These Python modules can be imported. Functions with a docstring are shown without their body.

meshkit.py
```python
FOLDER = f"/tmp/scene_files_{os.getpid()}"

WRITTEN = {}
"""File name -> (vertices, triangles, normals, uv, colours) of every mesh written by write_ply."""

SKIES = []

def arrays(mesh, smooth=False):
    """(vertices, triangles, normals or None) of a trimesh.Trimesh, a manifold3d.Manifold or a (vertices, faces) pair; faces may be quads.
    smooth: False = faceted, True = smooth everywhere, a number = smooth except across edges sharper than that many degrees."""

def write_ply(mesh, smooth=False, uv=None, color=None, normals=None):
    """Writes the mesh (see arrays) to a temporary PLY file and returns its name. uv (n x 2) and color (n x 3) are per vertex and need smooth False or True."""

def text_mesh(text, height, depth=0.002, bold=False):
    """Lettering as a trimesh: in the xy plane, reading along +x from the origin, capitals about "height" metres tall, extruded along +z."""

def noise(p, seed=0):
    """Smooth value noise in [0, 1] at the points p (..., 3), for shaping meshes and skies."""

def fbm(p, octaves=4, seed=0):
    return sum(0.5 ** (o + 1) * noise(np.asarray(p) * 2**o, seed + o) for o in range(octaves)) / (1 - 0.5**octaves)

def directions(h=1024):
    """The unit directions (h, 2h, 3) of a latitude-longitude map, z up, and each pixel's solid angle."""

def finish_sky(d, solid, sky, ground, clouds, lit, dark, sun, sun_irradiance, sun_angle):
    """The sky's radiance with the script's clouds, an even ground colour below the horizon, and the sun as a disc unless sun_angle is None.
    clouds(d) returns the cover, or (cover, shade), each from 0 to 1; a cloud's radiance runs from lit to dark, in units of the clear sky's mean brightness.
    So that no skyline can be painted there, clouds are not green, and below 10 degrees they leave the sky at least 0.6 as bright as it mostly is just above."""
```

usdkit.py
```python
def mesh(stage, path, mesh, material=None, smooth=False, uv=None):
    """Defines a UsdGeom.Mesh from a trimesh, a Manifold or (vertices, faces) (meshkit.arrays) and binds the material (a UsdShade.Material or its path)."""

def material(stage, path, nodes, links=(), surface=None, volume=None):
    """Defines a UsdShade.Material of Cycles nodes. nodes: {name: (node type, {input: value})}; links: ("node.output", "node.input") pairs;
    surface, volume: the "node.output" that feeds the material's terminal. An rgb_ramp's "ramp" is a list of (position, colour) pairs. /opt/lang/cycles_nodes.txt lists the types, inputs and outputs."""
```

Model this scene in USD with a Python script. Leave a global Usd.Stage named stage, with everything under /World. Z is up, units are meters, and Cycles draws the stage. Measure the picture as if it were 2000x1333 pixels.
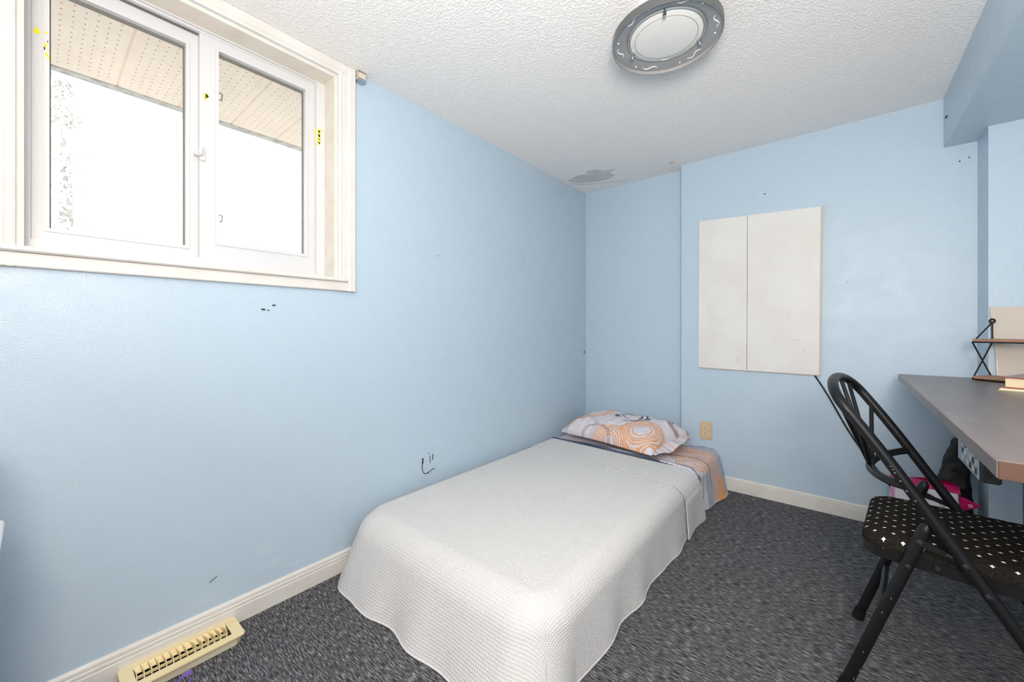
import math
import numpy as np
import trimesh
import manifold3d as m3
import usdkit
import meshkit
from shapely.geometry import Polygon, Point
from pxr import Gf, Sdf, Usd, UsdGeom, UsdLux, UsdShade, Vt

stage = Usd.Stage.CreateInMemory()
UsdGeom.SetStageUpAxis(stage, UsdGeom.Tokens.z)
UsdGeom.SetStageMetersPerUnit(stage, 1.0)
UsdGeom.Xform.Define(stage, '/World')
UsdGeom.Scope.Define(stage, '/World/Looks')

# ------------------------------------------------------------------ camera
cam = UsdGeom.Camera.Define(stage, '/World/camera')
cam.AddTranslateOp().Set(Gf.Vec3d(1.5975, -2.8514, 1.0076))
cam.AddRotateZOp().Set(39.82)
cam.AddRotateXOp().Set(90.0)
cam.CreateHorizontalApertureAttr(36.0)
cam.CreateVerticalApertureAttr(36.0 * 1333 / 2000)
cam.CreateFocalLengthAttr(773.3 / 2000 * 36.0)
cam.CreateVerticalApertureOffsetAttr(-24.83 / 2000 * 36.0)
cam.CreateClippingRangeAttr(Gf.Vec2f(0.01, 1000))
cam.CreateExposureAttr(0.0)

# ------------------------------------------------------------------ light
dome = UsdLux.DomeLight.Define(stage, '/World/overcast_sky')
dome.CreateIntensityAttr(1.7)
dome.CreateColorAttr(Gf.Vec3f(0.97, 0.985, 1.0))
# the photographer's flash beside the camera, its glare shows on the glossy walls
flash = UsdLux.SphereLight.Define(stage, '/World/flash_light')
flash.AddTranslateOp().Set(Gf.Vec3d(1.90, -3.02, 1.38))
flash.CreateRadiusAttr(0.16)
flash.CreateIntensityAttr(70.0)
flash.CreateColorAttr(Gf.Vec3f(1.0, 0.81, 0.68))
# the second flash head behind the camera, turned up to bounce off the white ceiling
bounce = UsdLux.RectLight.Define(stage, '/World/bounce_flash')
bounce.AddTranslateOp().Set(Gf.Vec3d(1.75, -3.20, 1.20))
bounce.AddRotateXOp().Set(140.0)
bounce.CreateWidthAttr(0.5)
bounce.CreateHeightAttr(0.5)
bounce.CreateIntensityAttr(49.5)
bounce.CreateColorAttr(Gf.Vec3f(1.0, 0.99, 0.96))


# ------------------------------------------------------------------ helpers
def lin(*c):
    """sRGB 0-255 to linear"""
    c = np.array(c, float) / 255.0
    return tuple(float(x) for x in np.where(c <= 0.04045, c / 12.92, ((c + 0.055) / 1.055) ** 2.4))


MATS = {}


def mat(name, color, rough=0.5, spec=0.5, metal=0.0, bump=None, vary=None, extra=None):
    """plain principled look; bump=(scale, strength, distance), vary=(scale, colour2, amount)"""
    if name in MATS:
        return MATS[name]
    n = {'p': ('principled_bsdf', {'base_color': color, 'roughness': rough, 'specular_ior_level': spec, 'metallic': metal, **(extra or {})})}
    l = []
    if bump or vary:
        n['t'] = ('texture_coordinate', {})
    if bump:
        n['bn'] = ('noise_texture', {'scale': bump[0], 'detail': 3.0})
        n['b'] = ('bump', {'strength': bump[1], 'distance': bump[2]})
        l += [('t.object', 'bn.vector'), ('bn.fac', 'b.height'), ('b.normal', 'p.normal')]
    if vary:
        n['vn'] = ('noise_texture', {'scale': vary[0], 'detail': 4.0})
        n['vr'] = ('rgb_ramp', {'ramp': [(0.0, color), (0.40, color), (0.72, tuple(np.array(color) * (1 - vary[2]) + np.array(vary[1]) * vary[2])), (1.0, vary[1])]})
        l += [('t.object', 'vn.vector'), ('vn.fac', 'vr.fac'), ('vr.color', 'p.base_color')]
    MATS[name] = usdkit.material(stage, '/World/Looks/' + name, n, l, surface='p.BSDF')
    return MATS[name]


COUNT = {}


def numbered(path):
    k = COUNT.get(path, 0)
    COUNT[path] = k + 1
    return path if k == 0 else f'{path}_{k:03d}'


def tag(prim, label=None, category=None, group=None, kind=None):
    for k, v in (('label', label), ('category', category), ('group', group), ('kind', kind)):
        if v:
            prim.SetCustomDataByKey(k, v)
    return prim


def thing(name, label, category=None, loc=(0, 0, 0), rotz=0.0, group=None, kind=None):
    x = UsdGeom.Xform.Define(stage, numbered('/World/' + name))
    x.AddTranslateOp().Set(Gf.Vec3d(*map(float, loc)))
    if rotz:
        x.AddRotateZOp().Set(math.degrees(rotz))
    return tag(x.GetPrim(), label, category, group, kind)


def obj(name, mesh, m, parent=None, smooth=False, uv=None, label=None, category=None, kind=None, color=None, group=None):
    base = str(parent.GetPath()) if parent is not None else '/World'
    me = usdkit.mesh(stage, numbered(base + '/' + name), mesh, m, smooth=smooth, uv=uv)
    if color is not None:
        UsdGeom.PrimvarsAPI(me).CreatePrimvar('paint', Sdf.ValueTypeNames.Color3fArray, 'vertex').Set(Vt.Vec3fArray.FromNumpy(np.asarray(color, np.float32)))
    return tag(me.GetPrim(), label, category, group, kind)


cat = trimesh.util.concatenate


def box(x0, x1, y0, y1, z0, z1):
    b = trimesh.creation.box((x1 - x0, y1 - y0, z1 - z0))
    b.apply_translation(((x0 + x1) / 2, (y0 + y1) / 2, (z0 + z1) / 2))
    return b


def cbox(x0, x1, y0, y1, z0, z1, c=0.003):
    """a box with chamfered edges"""
    pts = []
    for sx, X in ((1, x0), (-1, x1)):
        for sy, Y in ((1, y0), (-1, y1)):
            for sz, Z in ((1, z0), (-1, z1)):
                pts += [(X + sx * c, Y + sy * c, Z), (X + sx * c, Y, Z + sz * c), (X, Y + sy * c, Z + sz * c)]
    return trimesh.convex.convex_hull(np.array(pts))


def rbox(x0, x1, y0, y1, z0, z1, r, seg=12):
    s = m3.Manifold.sphere(r, seg)
    return m3.Manifold.batch_hull([s.translate((X, Y, Z)) for X in (x0 + r, x1 - r) for Y in (y0 + r, y1 - r) for Z in (z0 + r, z1 - r)])


def frames(P, closed=False):
    P = np.asarray(P, float)
    T = np.gradient(P, axis=0) if not closed else np.roll(P, -1, 0) - np.roll(P, 1, 0)
    T /= np.linalg.norm(T, axis=1, keepdims=True)
    a = np.array([0, 0, 1.0]) if abs(T[0, 2]) < 0.9 else np.array([0, 1.0, 0])
    N = []
    n = np.cross(T[0], a)
    n /= np.linalg.norm(n)
    for t in T:
        n = n - t * (n @ t)
        n /= np.linalg.norm(n)
        N.append(n)
    N = np.array(N)
    return T, N, np.cross(T, N)


def tube(P, r, seg=12, closed=False, flat=1.0):
    """round tube along points P; r may vary; flat squeezes the second axis"""
    P = np.asarray(P, float)
    T, N, B = frames(P, closed)
    r = np.broadcast_to(np.asarray(r, float), len(P))
    a = np.linspace(0, 2 * np.pi, seg, endpoint=False)
    V = P[:, None] + r[:, None, None] * (np.cos(a)[None, :, None] * N[:, None] + flat * np.sin(a)[None, :, None] * B[:, None])
    n = len(P)
    F = []
    for i in range(n if closed else n - 1):
        j = (i + 1) % n
        for k in range(seg):
            l = (k + 1) % seg
            F += [(i * seg + k, i * seg + l, j * seg + l), (i * seg + k, j * seg + l, j * seg + k)]
    V = V.reshape(-1, 3)
    if not closed:
        c0, c1 = len(V), len(V) + 1
        V = np.vstack([V, P[0], P[-1]])
        for k in range(seg):
            l = (k + 1) % seg
            F += [(c0, l, k), (c1, (n - 1) * seg + k, (n - 1) * seg + l)]
    m = trimesh.Trimesh(V, np.array(F), process=False)
    if m.volume < 0:
        m.invert()
    return m


def spline(P, n):
    from scipy.interpolate import CubicSpline
    P = np.asarray(P, float)
    t = np.r_[0, np.cumsum(np.linalg.norm(np.diff(P, axis=0), axis=1))]
    return CubicSpline(t, P)(np.linspace(0, t[-1], n))


def lathe(profile, seg=48, at=(0, 0, 0)):
    """profile of (r, z) revolved about z"""
    m = trimesh.creation.revolve(np.array(profile, float), sections=seg)
    m.apply_translation(at)
    return m


def prism(poly, z0, z1):
    if not isinstance(poly, Polygon):
        poly = Polygon(poly)
    m = trimesh.creation.extrude_polygon(poly, z1 - z0, engine='earcut')
    m.apply_translation((0, 0, z0))
    return m


def profile_run(profile, a, b, up=(0, 0, 1), out=(1, 0, 0)):
    """a moulding: profile of (out, up) pairs run straight from a to b"""
    a, b, up, out = map(lambda q: np.array(q, float), (a, b, up, out))
    pr = np.array(profile, float)
    V = np.vstack([a + pr[:, :1] * out + pr[:, 1:] * up, b + pr[:, :1] * out + pr[:, 1:] * up])
    n = len(pr)
    F = []
    for k in range(n):
        l = (k + 1) % n
        F += [(k, l, n + l), (k, n + l, n + k)]
    tri = trimesh.creation.triangulate_polygon(Polygon(pr), engine='earcut')
    # the triangulation keeps the ring's vertices, maybe reordered
    idx = [int(np.argmin(np.linalg.norm(pr - v, axis=1))) for v in tri[0]]
    for f in tri[1]:
        i, j, k = (idx[q] for q in f)
        F += [(i, j, k), (n + i, n + k, n + j)]
    m = trimesh.Trimesh(V, np.array(F), process=False)
    trimesh.repair.fix_normals(m)
    return m


def xz_prism(poly, y0, y1):
    """polygon in x-z made y0..y1 thick"""
    q = prism(Polygon(poly), 0, abs(y1 - y0))
    q.apply_transform(np.array([[1, 0, 0, 0], [0, 0, -1, max(y0, y1)], [0, 1, 0, 0], [0, 0, 0, 1.0]]))
    trimesh.repair.fix_normals(q)
    return q


def grid_faces(nu, nv):
    i, j = np.meshgrid(np.arange(nu - 1), np.arange(nv - 1), indexing='ij')
    a = (i * nv + j).ravel()
    return np.vstack([np.c_[a, a + nv, a + nv + 1], np.c_[a, a + nv + 1, a + 1]])


def smoothstep(a, b, x):
    t = np.clip((x - a) / (b - a), 0, 1)
    return t * t * (3 - 2 * t)


H = 2.10           # ceiling height
YB = -0.0866       # face of the back wall right of the corner niche
XN = 0.770         # where the niche ends
XK, ZK = 1.9687, 1.867   # bulkhead side and underside
XP, YP = 2.075, -0.262   # the wall pier on the right
XR, YE = 3.05, -4.30     # room behind the camera

# ------------------------------------------------------------------ looks of the setting
BLUE = lin(184, 204, 219)


def wall_look():
    n = {
        'g': ('geometry', {}),
        'n1': ('noise_texture', {'scale': 1.3, 'detail': 4.0, 'roughness': 0.6}),
        'r1': ('rgb_ramp', {'ramp': [(0.0, tuple(0.97 * c for c in BLUE)), (0.5, BLUE), (1.0, tuple(min(1, 1.03 * c) for c in BLUE))]}),
        'n2': ('noise_texture', {'scale': 260.0, 'detail': 2.0}),
        'b': ('bump', {'strength': 0.22, 'distance': 0.004}),
        'n3': ('noise_texture', {'scale': 14.0, 'detail': 3.0}),
        'mr': ('map_range', {'from_min': 0.3, 'from_max': 0.7, 'to_min': 0.30, 'to_max': 0.42}),
        'p': ('principled_bsdf', {'specular_ior_level': 0.42}),
    }
    l = [('g.position', 'n1.vector'), ('g.position', 'n2.vector'), ('g.position', 'n3.vector'), ('n1.fac', 'r1.fac'), ('r1.color', 'p.base_color'),
         ('n2.fac', 'b.height'), ('b.normal', 'p.normal'), ('n3.fac', 'mr.value'), ('mr.result', 'p.roughness')]
    return usdkit.material(stage, '/World/Looks/blue_paint', n, l, surface='p.BSDF')


def ceiling_look():
    n = {
        'g': ('geometry', {}),
        'n2': ('noise_texture', {'scale': 125.0, 'detail': 3.0, 'roughness': 0.55}),
        'r': ('rgb_ramp', {'ramp': [(0.0, (0, 0, 0)), (0.42, (0.0, 0.0, 0.0)), (0.62, (1, 1, 1)), (1.0, (1, 1, 1))]}),
        'b': ('bump', {'strength': 0.5, 'distance': 0.0042}),
        'p': ('principled_bsdf', {'base_color': lin(248, 247, 246), 'roughness': 0.85, 'specular_ior_level': 0.2}),
    }
    l = [('g.position', 'n2.vector'), ('n2.fac', 'r.fac'), ('r.color', 'b.height'), ('b.normal', 'p.normal')]
    return usdkit.material(stage, '/World/Looks/stipple_ceiling', n, l, surface='p.BSDF')


def carpet_look():
    n = {
        'g': ('geometry', {}),
        'm': ('mapping', {'scale': (38.0, 310.0, 200.0)}),
        'n1': ('noise_texture', {'scale': 1.0, 'detail': 4.0, 'roughness': 0.66}),
        'r': ('rgb_ramp', {'ramp': [(0.0, lin(26, 27, 29)), (0.35, lin(40, 41, 44)), (0.45, lin(68, 69, 72)), (0.54, lin(102, 103, 106)), (0.62, lin(148, 149, 152)), (0.72, lin(188, 189, 191)), (1.0, lin(204, 204, 206))]}),
        'n2': ('noise_texture', {'scale': 5.0, 'detail': 3.0}),
        'r2': ('rgb_ramp', {'ramp': [(0.0, (0.8, 0.8, 0.8)), (0.5, (1, 1, 1)), (1.0, (1.15, 1.15, 1.15))]}),
        'mx': ('mix_color', {'blend_type': 'multiply', 'fac': 0.8}),
        'b': ('bump', {'strength': 0.5, 'distance': 0.004}),
        'p': ('principled_bsdf', {'roughness': 0.95, 'specular_ior_level': 0.1}),
    }
    l = [('g.position', 'm.vector'), ('m.vector', 'n1.vector'), ('n1.fac', 'r.fac'), ('g.position', 'n2.vector'), ('n2.fac', 'r2.fac'),
         ('r.color', 'mx.a'), ('r2.color', 'mx.b'), ('mx.result', 'p.base_color'), ('n1.fac', 'b.height'), ('b.normal', 'p.normal')]
    return usdkit.material(stage, '/World/Looks/charcoal_carpet', n, l, surface='p.BSDF')


M_WALL, M_CEIL, M_CARPET = wall_look(), ceiling_look(), carpet_look()
M_TRIM = mat('white_trim_paint', lin(222, 220, 216), 0.42, 0.4, bump=(60, 0.15, 0.002), vary=(9, lin(206, 200, 191), 0.5))
M_VINYL = mat('white_vinyl', lin(213, 214, 215), 0.35, 0.45)
M_DARK = mat('dark_gap', lin(38, 37, 36), 0.8, 0.2)
M_SEAL = mat('grey_glazing_seal', lin(120, 118, 112), 0.6, 0.3)
M_PLASTER = mat('bare_plaster', lin(196, 205, 208), 0.9, 0.1)
M_CRACK = mat('crack_shade', lin(62, 66, 68), 0.9, 0.1)
M_CHIP = mat('pale_paint_chip', lin(216, 220, 216), 0.7, 0.2)
M_STAIN = mat('grey_ceiling_stain', lin(203, 204, 206), 0.8, 0.2, vary=(16, lin(220, 220, 220), 0.8))

# ------------------------------------------------------------------ the room
obj('floor', box(-0.16, XR + 0.1, YE - 0.1, 0.1, -0.1, 0.0), M_CARPET, kind='structure', label='dark charcoal carpet floor with light grey flecked streaks')
ceil = thing('ceiling', 'white stippled ceiling with a grey stain by the corner', kind='structure')
obj('ceiling_board', box(-0.16, XR + 0.1, YE - 0.1, 0.1, H, H + 0.1), M_CEIL, ceil)


def blob(cx, cy, rx, ry, seed, n=40, rough=0.35):
    a = np.linspace(0, 2 * np.pi, n, endpoint=False)
    k = 1 + rough * (meshkit.noise(np.c_[np.cos(a) * 2.2, np.sin(a) * 2.2, np.full(n, seed * 7.3)], seed) - 0.5) * 2
    return Polygon(np.c_[cx + rx * k * np.cos(a), cy + ry * k * np.sin(a)]).buffer(0)


stain = Polygon([(0.040, -0.330), (0.13, -0.372), (0.215, -0.352), (0.235, -0.405), (0.30, -0.385), (0.325, -0.335), (0.40, -0.322), (0.34, -0.285), (0.345, -0.215), (0.28, -0.178), (0.20, -0.195), (0.12, -0.225), (0.07, -0.27)]).buffer(0.012).buffer(-0.006)
obj('ceiling_stain', prism(stain, H - 0.0008, H + 0.002), M_STAIN, ceil, label='grey bare patch on the ceiling')
obj('ceiling_stain', prism(blob(0.735, -0.175, 0.016, 0.012, 3), H - 0.0008, H + 0.002), M_STAIN, ceil)
obj('ceiling_crack', tube([(0.02, -0.27, H), (0.10, -0.19, H), (0.25, -0.12, H), (0.38, -0.07, H)], 0.0016, 6), mat('ceiling_crack_shade', lin(168, 164, 158), 0.9, 0.1), ceil)

# left wall with the window opening
WY0, WY1, WZ0, WZ1 = -2.885, -2.060, 1.215, 2.050
wl = thing('wall_left', 'pale blue glossy painted left wall with the window and a plastered-over outlet', kind='structure')
lw = cat([box(-0.15, 0, WY1, 0.1, 0, H), box(-0.15, 0, YE - 0.1, WY0, 0, H), box(-0.15, 0, WY0, WY1, 0, WZ0), box(-0.15, 0, WY0, WY1, WZ1, H)])
obj('wall_board', lw, M_WALL, wl)
# plastered-over outlet: raised patch, gouges round it
yo, zo = -1.588, 0.335
patch = Polygon([(-0.036, -0.055), (0.034, -0.050), (0.038, 0.062), (-0.032, 0.058)]).buffer(0.006)
pm_ = prism(patch, 0.0, 0.0022)
pm_.apply_transform(np.array([[0, 0, 1, 0], [1, 0, 0, yo], [0, 1, 0, zo], [0, 0, 0, 1.0]]))
obj('outlet_patch', pm_, M_WALL, wl, smooth=False, label='painted-over outlet plate outline')


def wall_line(pts, r, m, name, parent=wl, plane='x', off=0.0024):
    P = [((off, y, z) if plane == 'x' else (y, YB - off, z)) for y, z in pts]
    return obj(name, tube(spline(P, 14) if len(P) > 2 else P, r, 6, flat=1.0), m, parent)


wall_line([(yo - 0.040, zo + 0.028), (yo - 0.041, zo + 0.002)], 0.0035, M_CRACK, 'gouge')
wall_line([(yo - 0.041, zo + 0.004), (yo - 0.042, zo - 0.030), (yo - 0.030, zo - 0.050), (yo - 0.008, zo - 0.052), (yo + 0.012, zo - 0.044), (yo + 0.036, zo - 0.043)], 0.0018, M_CRACK, 'crack')
wall_line([(yo - 0.012, zo - 0.052), (yo - 0.004, zo - 0.050)], 0.0030, M_CRACK, 'gouge')
wall_line([(yo + 0.004, zo + 0.030), (yo + 0.005, zo - 0.006)], 0.0020, M_CRACK, 'gouge')
wall_line([(yo + 0.022, zo + 0.034), (yo + 0.021, zo + 0.006)], 0.0024, M_CRACK, 'gouge')
wall_line([(yo - 0.006, zo + 0.046), (yo - 0.003, zo + 0.043)], 0.0022, M_CRACK, 'gouge')
wall_line([(yo - 0.045, zo - 0.052), (yo - 0.036, zo - 0.082), (yo - 0.024, zo - 0.088)], 0.0012, M_PLASTER, 'crack')
wall_line([(-2.337, 1.076), (-2.326, 1.075)], 0.0028, M_CRACK, 'paint_nick')
wall_line([(-2.318, 1.074), (-2.312, 1.073)], 0.0016, M_CRACK, 'paint_nick')
wall_line([(-2.302, 1.092), (-2.292, 1.092)], 0.0024, M_CRACK, 'paint_nick')
wall_line([(-1.534, 1.382), (-1.530, 1.380)], 0.0016, M_CRACK, 'paint_nick')
wall_line([(-2.490, 0.172), (-2.468, 0.184)], 0.0009, M_CRACK, 'scuff')
wall_line([(-2.784, 0.588), (-2.785, 0.566)], 0.0018, M_CHIP, 'scratch')
wall_line([(-0.030, 0.826), (-0.026, 0.806)], 0.0030, M_CRACK, 'scuff')
for y, z, ry, rz, s in ((-2.292, 0.150, 0.05, 0.016, 5), (-2.33, 0.208, 0.028, 0.022, 6), (-2.50, 0.115, 0.06, 0.012, 8), (-2.20, 0.112, 0.06, 0.012, 9)):
    q = prism(blob(0, 0, ry, rz, s), -0.001, 0.0006)
    q.apply_transform(np.array([[0, 0, 1, 0], [1, 0, 0, y], [0, 1, 0, z], [0, 0, 0, 1.0]]))
    obj('worn_patch', q, mat('worn_blue_paint', lin(187, 206, 219), 0.6, 0.3), wl)

wb = thing('wall_back', 'pale blue back wall behind bed and chair, with the shallow corner niche', kind='structure')
obj('wall_board', box(XN, XR + 0.1, YB, 0.1, 0, H), M_WALL, wb)
obj('niche_board', box(-0.15, XN, 0.0, 0.1, 0, H), M_WALL, wb)
for x, z, r in ((1.245, 1.806, 0.004), (2.02, 1.79, 0.003), (2.05, 1.80, 0.003), (1.62, 1.255, 0.002)):
    obj('nail_hole', trimesh.creation.icosphere(1, r).apply_translation((x, YB, z)), M_CRACK, wb)
obj('wall_right_pier', box(XP, XR + 0.1, YP, YB, 0, ZK + 0.001), M_WALL, kind='structure', label='pale blue wall pier behind the desk under the bulkhead')
bk = thing('wall_bulkhead', 'blue boxed-in bulkhead running along the ceiling on the right', kind='structure')
obj('bulkhead_board', box(XK, XR + 0.1, YE, YB, ZK, H), M_WALL, bk)
for y, z in ((-0.155, 1.985), (-0.172, 1.983)):
    obj('nail_hole', trimesh.creation.icosphere(1, 0.005).apply_translation((XK, y, z)), M_CRACK, bk)
obj('wall_right', box(XR, XR + 0.1, YE, YP, 0, H), M_WALL, kind='structure', label='pale blue right wall beyond the desk')
obj('wall_rear', box(-0.16, XR + 0.1, YE - 0.1, YE, 0, H), M_WALL, kind='structure', label='pale blue wall behind the camera')

# baseboards: stepped colonial profile
BP = [(0, 0), (0.013, 0), (0.013, 0.052), (0.0095, 0.0545), (0.0115, 0.058), (0.0115, 0.064), (0.0075, 0.067), (0.0095, 0.070), (0.0085, 0.077), (0.0045, 0.0815), (0.0, 0.083)]
obj('baseboard_left', profile_run(BP, (0, YE, 0), (0, 0, 0), out=(1, 0, 0)), M_TRIM, kind='structure', label='white moulded baseboard along the left wall')
obj('baseboard_back', profile_run(BP, (XN, YB, 0), (XP, YB, 0), out=(0, -1, 0)), M_TRIM, kind='structure', label='white moulded baseboard along the back wall right of the bed')
obj('baseboard_niche', profile_run(BP, (0.012, 0, 0), (XN, 0, 0), out=(0, -1, 0)), M_TRIM, kind='structure', label='white moulded baseboard in the niche behind the pillow')

# ------------------------------------------------------------------ window
win = thing('window_1', 'white vinyl sliding window set high in the blue left wall', kind='structure')
# casing: outer flat layer and inner raised layer, mitred at the corners, running into the ceiling
CO = (-2.957, -1.988, 1.162, H - 0.001)


def ring(y0, y1, z0, z1, oy0, oy1, oz0, oz1, x0, x1, c=0.0):
    """a rectangular frame between an inner and an outer rectangle in y-z, x0..x1 thick"""
    outer = Polygon([(oy0, oz0), (oy1, oz0), (oy1, oz1), (oy0, oz1)])
    inner = Polygon([(y0, z0), (y1, z0), (y1, z1), (y0, z1)])
    m = prism(outer.difference(inner), x0, x1)
    m.apply_transform(np.array([[0, 0, 1, 0], [1, 0, 0, 0], [0, 1, 0, 0], [0, 0, 0, 1.0]]))
    return m


def mould(a, b, inward, prof, m, name, parent):
    return obj(name, profile_run(prof, a, b, up=inward, out=(1, 0, 0)), m, parent)


CP = [(0, 0), (0.016, 0), (0.018, 0.002), (0.018, 0.026), (0.015, 0.030), (0.013, 0.034), (0.013, 0.050), (0.010, 0.054), (0.014, 0.058), (0.014, 0.066), (0.011, 0.071), (0, 0.071)]
mould((0, CO[1], CO[2]), (0, CO[1], H - 0.001), (0, -1, 0), CP, M_TRIM, 'casing', win)
mould((0, CO[0], CO[2]), (0, CO[0], H - 0.001), (0, 1, 0), CP, M_TRIM, 'casing', win)
CT = [(0, 0), (0.016, 0), (0.016, 0.030), (0.012, 0.034), (0.014, 0.040), (0.011, 0.046), (0, 0.046)]
mould((0, CO[0] + 0.0, H - 0.001), (0, CO[1], H - 0.001), (0, 0, -1), CT, M_TRIM, 'casing', win)
obj('apron', cbox(0, 0.015, CO[0], CO[1] + 0.0, 1.162, 1.200, 0.003), M_TRIM, win)
obj('stool', cbox(-0.10, 0.028, CO[0] + 0.03, -2.024, 1.1995, 1.2145, 0.004), M_TRIM, win)
# jambs (the deep reveal)
M_JAMB = mat('cream_painted_jamb', lin(226, 220, 210), 0.5, 0.35, bump=(40, 0.2, 0.003), vary=(12, lin(206, 194, 178), 0.5))
obj('jamb', box(-0.148, 0.0, WY1 - 0.012, WY1, WZ0, WZ1), M_JAMB, win)
obj('jamb', box(-0.148, 0.0, WY0, WY0 + 0.012, WZ0, WZ1), M_JAMB, win)
obj('head_jamb', box(-0.148, 0.0, WY0 + 0.012, WY1 - 0.012, WZ1 - 0.012, WZ1), M_JAMB, win)
# vinyl frame with its two tracks
fy0, fy1, fz0, fz1 = WY0 + 0.012, WY1 - 0.012, 1.2145, WZ1 - 0.012
fr = thing
frame_mesh = cat([ring(fy0 + 0.010, fy1 - 0.020, 1.252, fz1 - 0.012, fy0, fy1, fz0, fz1, -0.148, -0.095),
                  ring(fy0 + 0.006, fy1 - 0.034, 1.232, fz1 - 0.005, fy0, fy1, fz0, fz1, -0.095, -0.086)])
obj('window_frame', frame_mesh, M_VINYL, win)
GL = usdkit.material(stage, '/World/Looks/window_glass', {
    'f': ('fresnel', {'IOR': 1.45}), 't': ('transparent_bsdf', {'color': (0.97, 0.98, 0.975)}), 'g': ('glossy_bsdf', {'roughness': 0.02}), 'm': ('mix_closure', {})},
    [('f.fac', 'm.fac'), ('t.BSDF', 'm.closure1'), ('g.BSDF', 'm.closure2')], surface='m.closure')


def sash(y0, y1, z0, z1, gy0, gy1, gz0, gz1, x, name, glass_x):
    s = thing_child = UsdGeom.Xform.Define(stage, numbered(str(win.GetPath()) + '/' + name)).GetPrim()
    obj('sash_frame', cat([ring(gy0, gy1, gz0, gz1, y0, y1, z0, z1, x - 0.026, x), ring(gy0 + 0.0, gy1 - 0.0, gz0, gz1, gy0 - 0.010, gy1 + 0.010, gz0 - 0.010, gz1 + 0.010, x - 0.001, x + 0.0035)]), M_VINYL, s)
    obj('glazing_seal', ring(gy0 + 0.003, gy1 - 0.004, gz0 + 0.002, gz1 - 0.008, gy0, gy1, gz0, gz1, x - 0.025, x - 0.016), M_SEAL, s)
    obj('pane', box(glass_x - 0.003, glass_x, gy0 + 0.0005, gy1 - 0.0005, gz0 + 0.0005, gz1 - 0.0005), GL, s)
    return s


sl = sash(-2.864, -2.478, 1.252, 2.024, -2.829, -2.527, 1.290, 1.978, -0.121, 'sliding_sash', -0.138)
sr = sash(-2.494, fy1 - 0.018, 1.252, 2.026, -2.440, -2.146, 1.312, 1.988, -0.098, 'fixed_sash', -0.117)
obj('track_gap', box(-0.119, -0.108, -2.862, -2.496, 2.0235, 2.0252), M_SEAL, win)
# cam latch on the meeting stile
lt = cat([cbox(-0.098, -0.092, -2.494, -2.478, 1.585, 1.635, 0.002), cbox(-0.0955, -0.080, -2.499, -2.487, 1.600, 1.628, 0.003), cbox(-0.099, -0.086, -2.512, -2.490, 1.598, 1.606, 0.002)])
obj('latch', lt, M_VINYL, win)
# wire clips seen on the screen side of the fixed sash
M_CLIP = mat('grey_metal_clip', lin(110, 110, 106), 0.5, 0.4, metal=0.3)
for zc in (1.845, 1.405):
    P = [(-0.128, -2.441, zc - 0.014), (-0.128, -2.424, zc - 0.012), (-0.128, -2.421, zc + 0.010), (-0.128, -2.441, zc + 0.014)]
    obj('screen_clip', tube(P, 0.0022, 6), M_CLIP, win)

# torn sticker remnants, each one a thin flake
M_YEL = mat('yellow_sticker', lin(246, 226, 40), 0.5, 0.4)
M_BLK = mat('black_sticker_print', lin(52, 48, 30), 0.6, 0.3)


def flake(name, poly, x, m, parent, dx=0.0007):
    q = prism(Polygon(poly).buffer(0), 0, dx)
    q.apply_transform(np.array([[0, 0, 1, x], [1, 0, 0, 0], [0, 1, 0, 0], [0, 0, 0, 1.0]]))
    return obj(name, q, m, parent)


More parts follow.
